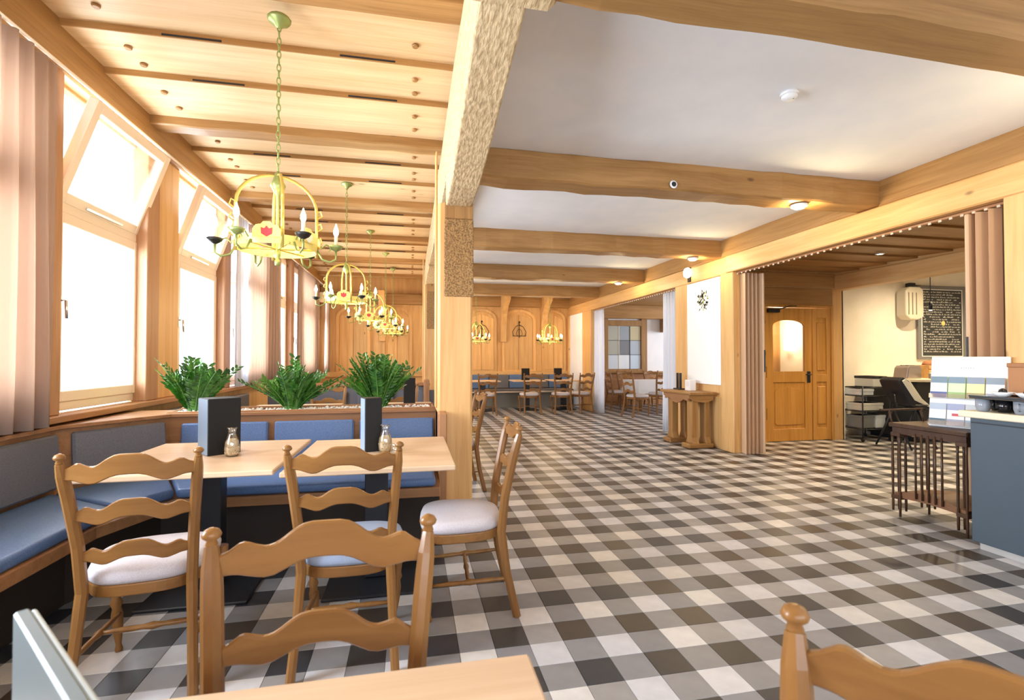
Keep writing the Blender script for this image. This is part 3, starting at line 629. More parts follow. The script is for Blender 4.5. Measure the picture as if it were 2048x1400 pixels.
MB().prism([(-2.16, .9), (-2.16, 3.60), (-1.78, 4.17), (.2, 4.17), (.2, 4.22), (-1.84, 4.22), (-1.845, 4.5), (-2.29, 4.5), (-2.29, .9)], .86, .885, 'xy').build('ledge', BRNX, bn, .004)
pt = thing('planter', 'long low wooden planter box filled with white pebbles on top of the bench back', 'planter', (0, 0, 0))
mb = MB(); X0, X1, Y0, Y1 = -1.84, .195, 4.225, 4.50
mb.box(X0, X1, Y0, Y0+.02, .80, .895, c=.003).box(X0, X1, Y1-.02, Y1, .80, .905, c=.003).box(X0, X0+.02, Y0+.02, Y1-.02, .80, .895, c=.003).box(X1-.02, X1, Y0+.02, Y1-.02, .80, .895, c=.003).box(X0+.02, X1-.02, Y0+.02, Y1-.02, .80, .81)
mb.build('box', BRNX, pt)
mb = MB(); mb.box(X0+.02, X1-.02, Y0+.02, Y1-.02, .81, .875)
ICO = [(0, 0, 1), (.9, 0, .2), (.3, .85, .1), (-.75, .5, .15), (-.7, -.55, .1), (.25, -.9, .15), (0, 0, -.6)]
for k in range(520):
    c = Vector((random.uniform(X0+.04, X1-.04), random.uniform(Y0+.04, Y1-.04), random.uniform(.872, .892))); r = random.uniform(.010, .020); a = random.uniform(0, 6.28)
    M = Matrix.Translation(c) @ Matrix.Rotation(a, 4, 'Z') @ Matrix.Scale(r, 4)
    mb.add([Vector((p[0], p[1], p[2]*.7)) for p in ICO], [(0, 1, 2), (0, 2, 3), (0, 3, 4), (0, 4, 5), (0, 5, 1), (6, 2, 1), (6, 3, 2), (6, 4, 3), (6, 5, 4), (6, 1, 5)], 0, True, M)
tag(mb.build('pebbles', PEB, pt), None, None, kind='stuff')

# ------------------------------------------------------------------ plants
def zz_plant(x, y, z, fronds, seed, lab, group='fern-like green plants in the pebble planter'):
    rnd = random.Random(seed); t = thing('potted_plant', lab, 'plant', (x, y, z), 0, group)
    for (az, lean, L_) in fronds:
        mb = MB(); P = []; d = Vector((math.cos(az), math.sin(az), 0)); n = 10; h = math.sqrt(max(.1, 1-lean*lean))
        for k in range(n+1):
            u = k/n; P.append(d*(lean*L_*(u*.6+.4*u*u))+Vector((0, 0, L_*h*(u-.12*lean*u*u)))+Vector((math.cos(az)*.03, math.sin(az)*.03, -.005)))
        mb.tube(P, [.006*(1-.8*k/n)+.0012 for k in range(n+1)], 5, 0)
        m = 26; side = Vector((-d.y, d.x, 0)); tw = rnd.uniform(-.9, .9)
        for k in range(m):
            u = .10+.90*k/m; q = u*n; i = min(int(q), n-1); p = P[i].lerp(P[i+1], q-i); tg = (P[i+1]-P[i]).normalized()
            s = 1 if k % 2 else -1; ll = (.046*math.sin(PI*min(1, .25+.6*(1-u)))+.016)*rnd.uniform(.8, 1.25)
            s2 = (side*math.cos(tw)+tg.cross(side)*math.sin(tw)).normalized()
            sd = (s2*s+tg*rnd.uniform(.35, .9)+Vector((0, 0, .15))).normalized(); nr = sd.cross(tg).normalized(); w = ll*.24
            e = nr.cross(sd).normalized()
            v = [p, p+sd*ll*.35+e*w+nr*.004, p+sd*ll*.75+e*w*.7+nr*.002, p+sd*ll, p+sd*ll*.75-e*w*.7+nr*.002, p+sd*ll*.35-e*w+nr*.004, p+sd*ll*.5-nr*.003]
            mb.add(v, [(0, 1, 6), (1, 2, 6), (2, 3, 6), (3, 4, 6), (4, 5, 6), (5, 0, 6)], 1, False)
        mb.build('frond', [STEM, LEAF], t, recalc=False)
    return t
def fr(seed, n, sp=.6, L0=.40):
    r = random.Random(seed); return [(2*PI*k/n*2.4+r.uniform(-.3, .3), r.uniform(.05, sp), L0*r.uniform(.55, 1.05)) for k in range(n)]
zz_plant(-1.70, 4.36, .88, fr(1, 34, .6, .44)+[(2.9, .62, .46), (0.1, .6, .50), (3.4, .45, .50), (.3, .5, .42), (2.5, .7, .36)], 1, 'green plant in the planter nearest the window')
zz_plant(-.97, 4.36, .88, fr(2, 34, .62, .41)+[(3.05, .82, .48), (2.9, .75, .40), (.15, .85, .46), (.35, .78, .50), (.0, .75, .40), (1.5, .1, .46), (1.2, .12, .42)], 2, 'green plant in the middle of the planter')
zz_plant(-.27, 4.36, .88, fr(3, 52, .68, .49)+[(3.0, .62, .52), (.05, .66, .50), (2.6, .5, .5), (.4, .6, .48), (3.3, .75, .42)], 3, 'densest green plant at the post end of the planter')

# ------------------------------------------------------------------ tables
def pedestal_table(x, y, w, d, lab, group=None, rz=0, top=TBL):
    t = thing('pedestal_table', lab, 'table', (x, y, 0), rz, group)
    MB().box(-w/2, w/2, -d/2, d/2, .722, .75, c=.005).build('tabletop', top, t)
    MB().box(-.065, .065, -.05, .05, .02, .71, c=.004).build('column', BLK, t)
    MB().box(-.2, .2, -.2, .2, .71, .722).build('top_plate', BLK, t)
    MB().box(-.27, .27, -.27, .27, .0005, .016, c=.004).build('base_plate', BLK, t)
    return t
pedestal_table(-1.125, 3.13, .90, .96, 'square beech table nearer the window, with menu box and jar')
pedestal_table(-.20, 3.06, .86, .96, 'square beech table next to the main post, with menu box and jar')
t = pedestal_table(-.26, .44, .96, .95, 'beech table cut off by the bottom edge of the photo')
for o in t.children:
    if o.name.startswith('base_plate'): o.scale = (.72, .72, 1)
# chairs
def slat_mesh(w, th, sc_=1.0):
    # front outline of the wavy slat: top and bottom edges sampled across the half width
    top = [(0, .050), (.14, .050), (.24, .046), (.34, .034), (.44, .018), (.52, .009), (.60, .008), (.68, .014), (.76, .022), (.82, .020), (.90, .008), (1, 0)]
    bot = [(0, -.026), (.16, -.027), (.28, -.034), (.40, -.046), (.50, -.055), (.60, -.057), (.72, -.050), (.84, -.042), (1, -.040)]
    def f(L_, u):
        for (a, b), (c, d) in zip(L_, L_[1:]):
            if a <= u <= c: return b+(d-b)*((u-a)/(c-a))
        return L_[-1][1]
    n = 44; v = []; F = []
    for i in range(n+1):
        u = -1+2*i/n; x = u*w/2; zt = f(top, abs(u))*sc_; zb = f(bot, abs(u))*sc_; bow = -.032*(1-u*u)
        e = .004
        v += [(x, bow-th/2+e, zb), (x, bow+th/2-e, zb), (x, bow+th/2, zb+e), (x, bow+th/2, zt-e), (x, bow+th/2-e, zt), (x, bow-th/2+e, zt), (x, bow-th/2, zt-e), (x, bow-th/2, zb+e)]
    for i in range(n):
        for k in range(8): F.append([i*8+k, i*8+(k+1) % 8, (i+1)*8+(k+1) % 8, (i+1)*8+k])
    F += [list(range(8))[::-1], [n*8+k for k in range(8)]]
    return v, F
CHX = wood('chair_beech_across', (.27, .128, .038), (.17, .072, .019), 0, .6, .28, .12, False, .04)
def rail_pts(s):      # rear post path, s = side
    return [(s*.205, -.275, 0), (s*.190, -.225, .22), (s*.180, -.198, .42), (s*.188, -.215, .60), (s*.205, -.255, .80), (s*.218, -.285, .925)]
def rail_at(z):
    P = rail_pts(1)
    for a, b in zip(P, P[1:]):
        if a[2] <= z <= b[2]:
            u = (z-a[2])/(b[2]-a[2]); return a[0]+(b[0]-a[0])*u, a[1]+(b[1]-a[1])*u
    return P[-1][0], P[-1][1]
def make_chair(lab, cush=CUSH):
    t = thing('ladderback_chair', lab, 'chair')
    for s in (-1, 1):
        mb = MB(); P = rail_pts(s); fine = []
        for a, b in zip(P, P[1:]):
            for k in range(3): fine.append(tuple(a[i]+(b[i]-a[i])*k/3 for i in range(3)))
        fine.append(P[-1]); n = len(fine); R = [.0205 if 4 < i < n-2 else .019 for i in range(n)]; R[-1] = .013
        # octagonal section, slightly deep
        mb.tube(fine, R, 8, flat=1.15)
        for k in range(len(mb.sm)): mb.sm[k] = False
        leg = mb.build('back_post', CHW, t)
        x, y, z = P[-1]
        MB().lathe([(.010, -.002), (.012, .004), (.009, .012), (.017, .018), (.019, .024), (.014, .033), (.004, .038)], (x, y, z), 14).build('finial', CHW, leg)
        # turned front leg
        mb = MB(); mb.lathe([(.014, 0), (.016, .01), (.011, .03), (.020, .10), (.023, .16), (.017, .19), (.024, .21), (.017, .23), (.022, .30), (.026, .36), (.026, .415)], (0, 0, 0), 12)
        o = mb.build('leg', CHW, t); o.location = (s*.185, .165, 0); o.rotation_euler = (-.05, s*.07, 0)
    for z, sc_ in ((.905, 1.0), (.737, .86), (.575, .8)):
        x, y = rail_at(z); v, F = slat_mesh(2*x-.02, .017, sc_); mb = MB(); mb.add(v, F, 0, False)
        o = mb.build('slat', CHX, t); o.location = (0, y, z)
    def outline(k, n=40, e=.0):
        p = []
        for i in range(n):
            a = 2*PI*i/n; c, s_ = math.cos(a), math.sin(a); q = 2/3.2
            X = math.copysign(abs(c)**q, c); Y = math.copysign(abs(s_)**q, s_)
            p.append((X*(.215+.022*Y-e)*k, (.208-e)*Y*k+.002))
        return p
    o = MB().prism(outline(1), .385, .432, 'xy', smooth=False).build('apron', CHX, t, .006)
    # cushion: stacked rings
    mb = MB(); rings = [(.985, .433), (1.02, .445), (1.03, .462), (.99, .482), (.86, .493), (.5, .500), (.12, .502)]; n = 40; v = []; F = []
    for k, z in rings: v += [(x, y, z) for x, y in outline(k, n)]
    for j in range(len(rings)-1):
        for i in range(n): F.append([j*n+i, j*n+(i+1) % n, (j+1)*n+(i+1) % n, (j+1)*n+i])
    F += [list(range(n))[::-1], [(len(rings)-1)*n+i for i in range(n)]]
    mb.add(v, F, 0, True); mb.build('seat_cushion', cush, t)
    def turned(a, b, nm='stretcher'):
        a, b = Vector(a), Vector(b); P = [a.lerp(b, k/10) for k in range(11)]; R = [.007, .009, .011, .012, .010, .016, .010, .012, .011, .009, .007]
        MB().tube([tuple(p) for p in P], R, 8).build(nm, CHW, t)
    turned((-.192, -.235, .19), (-.180, .158, .17)); turned((.192, -.235, .19), (.180, .158, .17)); turned((-.187, -.03, .18), (.187, -.03, .18))
    return t
def face(fx, fy): return math.atan2(-fx, fy)
c0 = make_chair('ladderback chair in front of the table nearer the window')
c0.location = (-1.07, 2.385, 0); c0.rotation_euler = (0, 0, face(-.14, .99))
cb = make_chair('ladderback chair with bluish cushion in front of the table by the post', CUSHB)
cb.location = (-.265, 2.385, 0); cb.rotation_euler = (0, 0, 0)
dup(c0, (.265, 2.67, 0), face(-1, .05), 'ladderback chair seen from its side, right of the table by the post')
dup(c0, (-.18, .825, 0), face(0, -1), 'largest ladderback chair in front, facing the camera at the cut-off table')
dup(c0, (.392, .270, 0), face(-.866, -.5), 'ladderback chair cut off at the bottom right corner, only post and top slat showing')
dup(c0, (.42, 5.0, 0), face(-1, -.1), 'ladderback chair mostly hidden behind the main post')
# things on the tables
def menu_box(x, y, z, w, d, h, rz, lab, light=True):
    t = thing('menu_box', lab, 'menu holder', (x, y, z), rz)
    MB().box(-w/2, w/2, -d/2, d/2, 0, h, c=.003).build('board', MENU, t)
    if light: MB().box(-w/2-.003, -w/2, -d/2+.004, d/2-.004, .004, h-.004).build('lit_side', MENULIT, t)  # lit side of the box painted as a thin paler sheet
    return t
menu_box(-1.11, 3.20, .75, .175, .16, .325, .66, 'tall dark grey menu box on the table nearer the window')
menu_box(-.235, 3.09, .75, .10, .10, .32, .34, 'tall dark grey menu box on the table by the post')
gm = thing('menu_box', 'pale bluish grey menu box at the bottom left corner on the cut-off table', 'menu holder', (-.392, .645, .75), .721)
MB().box(-.012, .004, -.15, .145, 0, .235, c=.003).build('board', mat('menu_pale', (.17, .22, .24), .5), gm)
MB().box(.004, .010, -.148, .143, .002, .232, c=.002).build('edge_strip', mat('menu_edge', (.5, .56, .56), .5), gm)
def jar(x, y, z, lab, seed):
    rnd = random.Random(seed); t = thing('glass_jar', lab, 'jar', (x, y, z), 0)
    MB().lathe([(.030, .001), (.036, .012), (.041, .045), (.037, .085), (.024, .118), (.021, .128), (.021, .150), (.030, .162), (.0285, .162), (.019, .149), (.019, .128), (.022, .117), (.035, .085), (.039, .045), (.034, .013), (.028, .004)], n=20).build('glass_body', JARG, t)
    mb = MB()
    MC = [(.85, .62, .36), (.42, .22, .08), (.92, .85, .72)]
    mb.lathe([(.028, .006), (.035, .02), (.0385, .045), (.034, .084), (.020, .100)], n=16, mi=0)
    for k in range(90):
        a = rnd.uniform(0, 6.28); h = rnd.uniform(.012, .09); r = .0365-.012*max(0, (h-.05)/.05); M = Matrix.Translation((r*math.cos(a), r*math.sin(a), h)) @ Matrix.Scale(rnd.uniform(.003, .0055), 4)
        mb.add(ICO, [(0, 1, 2), (0, 2, 3), (0, 3, 4), (0, 4, 5), (0, 5, 1), (6, 2, 1), (6, 3, 2), (6, 4, 3), (6, 5, 4), (6, 1, 5)], rnd.randrange(3), False, M)
    tag(mb.build('muesli', [JM[0], JM[1], JM[2]], t), None, None, kind='stuff')
    return t
JM = [mat('muesli_%d' % i, c, .7) for i, c in enumerate(((.78, .55, .30), (.36, .18, .07), (.9, .82, .68)))]
jar(-1.0, 3.07, .75, 'small glass jar with nut mix beside the menu box nearer the window', 1)
jar(-.15, 3.02, .75, 'small glass jar with nut mix beside the menu box by the post', 2)
t = thing('salt_shaker', 'tiny glass shaker on the table by the post, right of the jar', 'shaker', (-.09, 2.95, .75))
MB().lathe([(.018, 0), (.021, .01), (.018, .035), (.014, .045)], n=14).build('glass_body', JARG, t)
MB().lathe([(.015, .045), (.015, .056), (.008, .060)], n=14).build('cap', CHROME, t)

# ------------------------------------------------------------------ chandeliers
def chandelier(x, y, zr, ztop, lab, light=True):
    t = thing('chandelier', lab, 'chandelier', (x, y, zr), 0, 'yellow brass chandeliers over the window tables')
    R = .225
    # ring band
    n = 40; v = []; F = []
    for k in range(n):
        a = 2*PI*k/n; c, s = math.cos(a), math.sin(a)
        for r, z in ((R, 0), (R, .055), (R-.006, .055), (R-.006, 0)): v.append((r*c, r*s, z))
    for k in range(n):
        j = (k+1) % n
        for q in range(4): F.append([k*4+q, j*4+q, j*4+(q+1) % 4, k*4+(q+1) % 4])
    ring = MB().add(v, F).build('ring_band', BRASSP, t)
    for k in range(6):                        # crest shields standing on the band
        a = 2*PI*(k+.5)/6; M = Matrix.Rotation(a, 4, 'Z') @ Matrix.Translation((R+.004, 0, .045))
        w = .075; pr = [(-w, -.01), (w, -.01), (w, .03), (w*.75, .055), (w*.4, .06), (w*.25, .075), (-w*.25, .075), (-w*.4, .06), (-w*.75, .055), (-w, .03)]
        MB().prism(pr, -.003, .003, 'yz', M=M).build('shield', BRASSP, ring)
        MB().prism([(-.028, .005), (0, -.012), (.028, .005), (.03, .04), (.012, .034), (0, .05), (-.012, .034), (-.03, .04)], .003, .006, 'yz', M=M).build('crest', REDP if k % 2 == 0 else CREAM, ring)
    for k in range(2):                         # crossing flat arches
        a0 = PI*k/2+.35; mb = MB(); P = [(-R, -.02), (-R, .12), (-R, .24)]+[(-R*math.cos(PI*q/14), .26+.20*math.sin(PI*q/14)) for q in range(0, 15)]+[(R, .24), (R, .12), (R, -.02)]
        mb.tube([(p*math.cos(a0), p*math.sin(a0), z) for p, z in P], .011, 6, flat=.5)
        arch = mb.build('arch', BRASS, t)
        for s in (-1, 1):
            for zz in (.08, .17, .25):
                mb = MB(); cx, cyy = s*R*math.cos(a0), s*R*math.sin(a0)
                mb.tube([(cx*1.02, cyy*1.02, zz-.02), (cx*1.14, cyy*1.14, zz), (cx*1.10, cyy*1.10, zz+.03), (cx*1.0, cyy*1.0, zz+.02)], .005, 5); mb.build('scroll', BRASS, arch)
    mb = MB(); mb.lathe([(.006, -.09), (.014, -.085), (.016, -.06), (.010, -.05), (.018, -.03), (.02, 0), (.010, .02), (.010, .34), (.03, .37), (.045, .40), (.03, .43), (.02, .47), (.006, .49)], n=12)
    mb.build('centre_stem', GRNB, t)
    for k in range(3):
        a = PI*k/3; MB().tube([(-R*math.cos(a), -R*math.sin(a), .012), (R*math.cos(a), R*math.sin(a), .012)], .006, 6).build('spoke', BRASS, ring)
    for k in range(6):                         # arms with cup, candle, flame bulb
        a = 2*PI*k/6+.12; c, s = math.cos(a), math.sin(a); ra = .335
        P = [(R, .02), (R+.03, -.035), (R+.075, -.05), (ra, -.03), (ra, .03)]
        mb = MB(); mb.tube([(r*c, r*s, z) for r, z in P], .007, 6); mb.tube([(r*c, r*s, z) for r, z in ((R+.02, .03), (R+.05, .06), (R+.085, .045), (R+.07, .015))], .005, 5)
        arm = mb.build('arm', GRNB, t)
        MB().lathe([(.008, .02), (.034, .035), (.046, .052), (.042, .055), (.012, .045)], (ra*c, ra*s, 0), 10).build('drip_cup', IRON if k % 2 else GRNB, arm)
        MB().lathe([(.0105, .045), (.0105, .115)], (ra*c, ra*s, 0), 10).build('candle', CREAM, arm)
        MB().lathe([(.008, .115), (.0165, .135), (.014, .158), (.006, .18), (.002, .195)], (ra*c, ra*s, 0), 10).build('bulb', BULB, arm)
    # chain and ceiling rose
    zt = ztop-zr; mb = MB(); z = .485; k = 0
    while z < zt-.05:
        n = 10; h = .026; w = .011; ring_ = [(w*math.cos(2*PI*q/n), h*math.sin(2*PI*q/n)) for q in range(n+1)]
        mb.tube([((p if k % 2 else 0), (0 if k % 2 else p), z+h+q) for p, q in ring_], .0034, 5); z += .041; k += 1
    tag(mb.build('chain', GRNB, t), None, None, kind='stuff')
    MB().lathe([(.010, zt-.07), (.022, zt-.06), (.03, zt-.045), (.062, zt-.03), (.07, zt-.012), (.058, zt)], n=12).build('ceiling_rose', GRNB, t)
    if light:
        l = bpy.data.lights.new('candle_glow', 'POINT'); l.energy = 11 if y < 8 else 30; l.color = (1, .74, .42); l.shadow_soft_size = .25
        o = bpy.data.objects.new('candle_glow', l); o.location = (0, 0, .14); o.parent = t; sc.collection.objects.link(o)
    return t
for (y, x, zr, lab) in ((3.2, -.80, 1.96, 'largest yellow brass chandelier, hanging over the near tables'), (6.1, -.76, 1.97, 'second yellow brass chandelier in the row from the camera'),
        (8.3, -.66, 1.93, 'third yellow brass chandelier in the row from the camera'), (10.0, -.50, 1.90, 'fourth yellow brass chandelier in the row from the camera'), (11.7, -.42, 1.88, 'last yellow brass chandelier in the row, before the end wall')):
    chandelier(x, y, zr, 3.40, lab)
for x, y, lab in ((1.55, 11.9, 'lit chandelier hanging beside the main post in front of the end wall'), (3.45, 12.0, 'lit chandelier over the far right table, in front of the end wall')):
    c = chandelier(x, y, 1.72, 2.98, lab); c['group'] = 'yellow brass chandeliers before the end wall'

# ------------------------------------------------------------------ beam spotlights, smoke detector, camera eye
def beamspot(x, y, lab, p=20):
    t = thing('beam_spotlight', lab, 'light', (x, y, 2.745), 0, 'spotlights under the right ends of the cross beams')
    MB().lathe([(.055, .004), (.075, -.004), (.07, -.022), (.05, -.028)], n=18).build('bezel', CERW, t)
    MB().lathe([(.05, -.027), (.046, -.034)], n=16).build('lens', SPOTM, t)
    l = bpy.data.lights.new('spot_glow', 'POINT'); l.energy = p; l.color = (1, .78, .42); l.shadow_soft_size = .06
    o = bpy.data.objects.new('spot_glow', l); o.location = (0, 0, -.07); o.parent = t; sc.collection.objects.link(o)
beamspot(3.55, 3.93, 'bright spotlight under the nearest full cross beam'); beamspot(3.95, 6.34, 'spotlight under the second cross beam'); beamspot(3.85, 8.7, 'spotlight under the third cross beam')
beamspot(3.7, 1.80, 'spotlight under the beam above the top right corner, out of frame')
t = thing('beam_sensor', 'small round black-eyed sensor on the side of the nearest full cross beam', 'sensor', (2.20, 3.822, 2.80))
MB().lathe([(.030, 0), (.036, -.006), (.026, -.012)], n=18, axis='y').build('ring', CERW, t)
MB().lathe([(.024, -.010), (.018, -.016)], n=14, axis='y').build('eye', BLK, t)
t = thing('smoke_detector', 'white round smoke detector on the plaster ceiling', 'smoke detector', (2.34, 2.66, 2.99))
MB().lathe([(.052, 0), (.055, -.012), (.050, -.020)], n=24).build('base', CERW, t)
MB().lathe([(.047, -.018), (.047, -.030), (.036, -.044), (.012, -.048)], n=24).build('head', PAPER, t)
MB().lathe([(.004, -.048), (.003, -.051)], (.012, -.02, .003), 8).build('indicator', BLK, t)

# ------------------------------------------------------------------ second seating zone behind the planter
rp = thing('low_partition', 'low brown partition with a top rail in the second seating zone behind the plants', 'partition')
MB().box(-1.95, .24, 7.35, 7.47, .0, .90, c=.006).build('body', GREYP, rp)
MB().box(-2.0, .27, 7.30, 7.50, .90, .95, c=.012).build('top_rail', BRNX, rp)
for x in (-1.4, -.75, -.1): MB().box(x, x+.5, 7.31, 7.35, .48, .84, c=.01).build('back_cushion', GREYP, rp)
MB().box(.18, .26, 7.24, 7.54, 0, .99, c=.008).build('end_post', BRNZ, rp)
pedestal_table(-.17, 5.95, .84, .84, 'beech table behind the planter next to the middle posts')
pedestal_table(-1.30, 5.95, .96, .84, 'beech table behind the planter on the window side')
dup(c0, (-1.05, 6.62, 0), face(.1, -1), 'pale lit ladderback chair behind the planter, between middle and dense plant')
dup(c0, (-.12, 6.60, 0), face(.05, -1), 'ladderback chair behind the planter, beside the middle posts')
menu_box(-.02, 6.05, .75, .14, .05, .32, 0, 'dark menu box on the table behind the dense plant', False)
menu_box(-1.55, 7.9, .75, .14, .06, .32, .2, 'dark menu box beyond the low partition on the window side', False)
pedestal_table(-1.30, 8.0, .9, .8, 'table beyond the low partition on the window side')
pedestal_table(-.17, 8.0, .84, .8, 'table beyond the low partition by the middle row')
bw2 = thing('window_bench', 'grey upholstered bench along the windows behind the planter', 'bench')
MB().box(-2.25, -1.85, 4.6, 7.2, 0, .42, c=.01).build('body', BRNX, bw2); MB().box(-2.25, -1.82, 4.62, 7.2, .42, .48, c=.02).build('seat_cushion', GREYP, bw2)
for y in (4.75, 5.6, 6.4): MB().box(-2.20, -2.12, y, y+.75, .5, .84, c=.015).build('back_cushion', GREYP, bw2)

# ------------------------------------------------------------------ tables, chairs and bench at the end wall
eb = thing('wall_bench', 'long bench with blue-grey back cushions along the end wall', 'bench')
MB().box(.9, 4.3, 12.62, 13.24, .40, .44, c=.008).build('seat_board', WFR, eb); MB().box(.9, 4.3, 12.80, 13.22, 0, .40).build('plinth', mat('bench_front_grey', (.25, .24, .21), .6), eb)
MB().box(.9, 4.3, 12.64, 13.14, .44, .48, c=.015).build('seat_cushion', GREYP, eb)
for k in range(6): MB().box(.95+k*.56, .95+k*.56+.54, 13.12, 13.2, .49, .86, c=.012).build('back_cushion', BLUE if k % 2 else GREYP, eb)
for x, lab in ((1.75, 'table at the end wall nearest the main post'), (2.88, 'middle table at the end wall'), (4.0-.15, 'table at the end wall nearest the right corner')):
    pedestal_table(x, 12.15, .8, .75, lab)
menu_box(2.86, 12.2, .75, .2, .06, .30, 0, 'dark menu box on the middle end wall table', False)
menu_box(3.72, 12.2, .75, .2, .06, .30, 0, 'dark menu box on the right end wall table', False)
for x, y, fx, lab in ((1.70, 11.25, .0, 'ladderback chair at the end wall table nearest the main post'), (2.74, 11.25, -.05, 'ladderback chair at the middle end wall table'),
        (3.50, 11.2, .1, 'ladderback chair at the end wall table near the corner, left of its pair'), (4.02, 11.35, -.35, 'ladderback chair turned sideways near the right-hand corner post')):
    dup(c0, (x, y, 0), face(fx, 1), lab)

# ------------------------------------------------------------------ side dining room table with cloth and chairs
ct = thing('dining_table', 'dining table under a white tablecloth in the side dining room', 'table')
MB().box(5.5, 7.3, 11.2, 12.1, .715, .74, c=.004).build('tabletop', TBL, ct)
for x in (5.56, 7.24):
    for y in (11.26, 12.04): MB().box(x-.03, x+.03, y-.03, y+.03, 0, .715, c=.004).build('leg', CHW, ct)
v = []; F = []; n = 24
def cloth(x0, x1, y0, y1, z, drop):
    mb = MB(); per = []
    N = 16
    for i in range(N): per.append((x0+(x1-x0)*i/N, y0))
    for i in range(N): per.append((x1, y0+(y1-y0)*i/N))
    for i in range(N): per.append((x1-(x1-x0)*i/N, y1))
    for i in range(N): per.append((x0, y1-(y1-y0)*i/N))
    m = len(per); v = [(x, y, z) for x, y in per]; cx, cyy = (x0+x1)/2, (y0+y1)/2
    for i, (x, y) in enumerate(per):
        k = (1.0+.012*math.sin(i*1.3)); corner = 1+.25*(max(abs(x-cx)/(x1-x0), 0)*max(abs(y-cyy)/(y1-y0), 0)*4)
        v.append((cx+(x-cx)*k*1.01, cyy+(y-cyy)*k*1.02, z-drop*corner))
    mb.add(v, [list(range(m))]+[[i, (i+1) % m, m+(i+1) % m, m+i] for i in range(m)], 0); o = mb.build('tablecloth', mat('white_cloth', (.85, .87, .92), .8))
    d = o.modifiers.new('t', 'SOLIDIFY'); d.thickness = .003; return o
tag(cloth(5.47, 7.33, 11.17, 12.13, .7445, .26), 'white tablecloth hanging in a point over the side dining room table', 'tablecloth')
for i, (x, y, fx, fy) in enumerate(((5.85, 10.85, 0, 1), (6.4, 10.82, .1, 1), (6.95, 10.85, 0, 1), (5.12, 11.65, 1, 0), (5.0, 10.3, 1, .2), (5.8, 12.45, 0, -1), (6.6, 12.45, 0, -1))):
    dup(c0, (x, y, 0), face(fx, fy), ('ladderback chair at the clothed table, first along its near side', 'ladderback chair at the clothed table, in the middle of its near side', 'ladderback chair at the clothed table, last along its near side', 'ladderback chair at the left head of the clothed table', 'ladderback chair standing apart just inside the side dining room', 'ladderback chair behind the clothed table, below the framed window', 'ladderback chair behind the clothed table, further right')[i])

# ------------------------------------------------------------------ side table below the poster
st = thing('side_table', 'sturdy oak side table with carved apron and trestle legs under the poster panel', 'table')
MB().box(3.90, 4.335, 6.36, 7.22, .775, .815, c=.008).build('tabletop', OAKY, st)
pr = [(3.93, .775), (4.32, .775), (4.32, .70), (4.20, .66), (4.1, .67), (4.0, .69), (3.93, .73)]
MB().prism(pr, 6.42, 6.46, 'xz').build('apron', OAKX, st); MB().prism(pr, 7.12, 7.16, 'xz').build('apron', OAKX, st)
MB().prism([(6.46, .775), (7.12, .775), (7.12, .68), (7.0, .70), (6.9, .655), (6.79, .63), (6.68, .655), (6.58, .70), (6.46, .68)], 3.93, 3.965, 'yz').build('carved_apron', BRNY, st, .006)
for y in (6.44, 6.98):
    MB().prism([(y+.01, .70), (y+.15, .70), (y+.14, .16), (y+.18, .07), (y-.02, .07), (y+.02, .16)], 3.99, 4.09, 'yz').build('leg', OAKZ, st, .006)
    MB().prism([(y+.01, .70), (y+.15, .70), (y+.14, .16), (y+.18, .07), (y-.02, .07), (y+.02, .16)], 4.20, 4.28, 'yz').build('leg', OAKZ, st, .006)
    MB().box(3.92, 4.32, y-.03, y+.19, 0, .07, c=.015).build('foot', OAKX, st)
t = thing('candle_holder', 'pair of black rods with white block at the window end of the side table', 'holder', (4.16, 7.08, .815))
MB().box(-.015, .015, -.05, -.02, .02, .26).build('rod', BLK, t); MB().box(-.015, .015, .04, .06, .02, .26).build('rod', BLK, t); MB().box(-.05, .05, -.08, .10, 0, .02, c=.004).build('base', BLK, t)
t = thing('paper_box', 'plain white leaflet box on the side table', 'box', (4.20, 6.83, .815))
MB().box(-.05, .05, -.07, .07, 0, .16, c=.003).build('body', PAPER, t); MB().box(-.054, -.05, -.05, .05, .06, .14).build('front_flap', CERW, t)

# ------------------------------------------------------------------ bar room sideboard, shelf, high chair
sb = thing('sideboard', 'dark sideboard with beige rounded worktop below the menu board', 'sideboard')
MB().box(7.66, 10.6, 6.16, 7.03, .06, .94, c=.006).build('body', DARKC, sb); MB().box(7.7, 10.6, 6.22, 7.0, 0, .06).build('plinth', BLK, sb)
MB().prism([(7.56, 6.35), (7.60, 6.16), (7.75, 6.06), (7.95, 6.04), (10.6, 6.04), (10.6, 7.03), (7.56, 7.03)], .94, .985, 'xy').build('worktop', CTRT, sb, .01)
for x in (8.45, 9.2): MB().box(x, x+.006, 6.152, 6.16, .1, .92).build('door_gap', BLK, sb)
t = thing('toaster', 'brushed metal toaster with rounded top on the sideboard', 'toaster', (7.78, 6.42, .985), .1)
MB().prism([(-.17, 0), (.17, 0), (.17, .14), (.155, .19), (.11, .21), (-.09, .205), (-.13, .17)], -.11, .11, 'xz').build('body', mat('toaster_steel', (.38, .33, .31), .3, .7), t, .015)
MB().box(.17, .185, -.03, .03, .05, .15, c=.004).build('lever', BLK, t); MB().box(-.08, .10, -.05, -.03, .205, .213).build('slot', BLK, t); MB().box(-.08, .10, .03, .05, .205, .213).build('slot', BLK, t)
t = thing('wooden_crate', 'light wooden bread crate on the sideboard', 'crate', (8.42, 6.55, .985))
for z in (0, .07, .14): MB().box(-.24, .24, -.16, -.145, z+.01, z+.065, c=.003).build('slat', PINX, t); MB().box(-.24, .24, .145, .16, z+.01, z+.065, c=.003).build('slat', PINX, t)
for x in (-.24, .225): MB().box(x, x+.015, -.145, .145, 0, .21, c=.003).build('end_board', PINX, t)
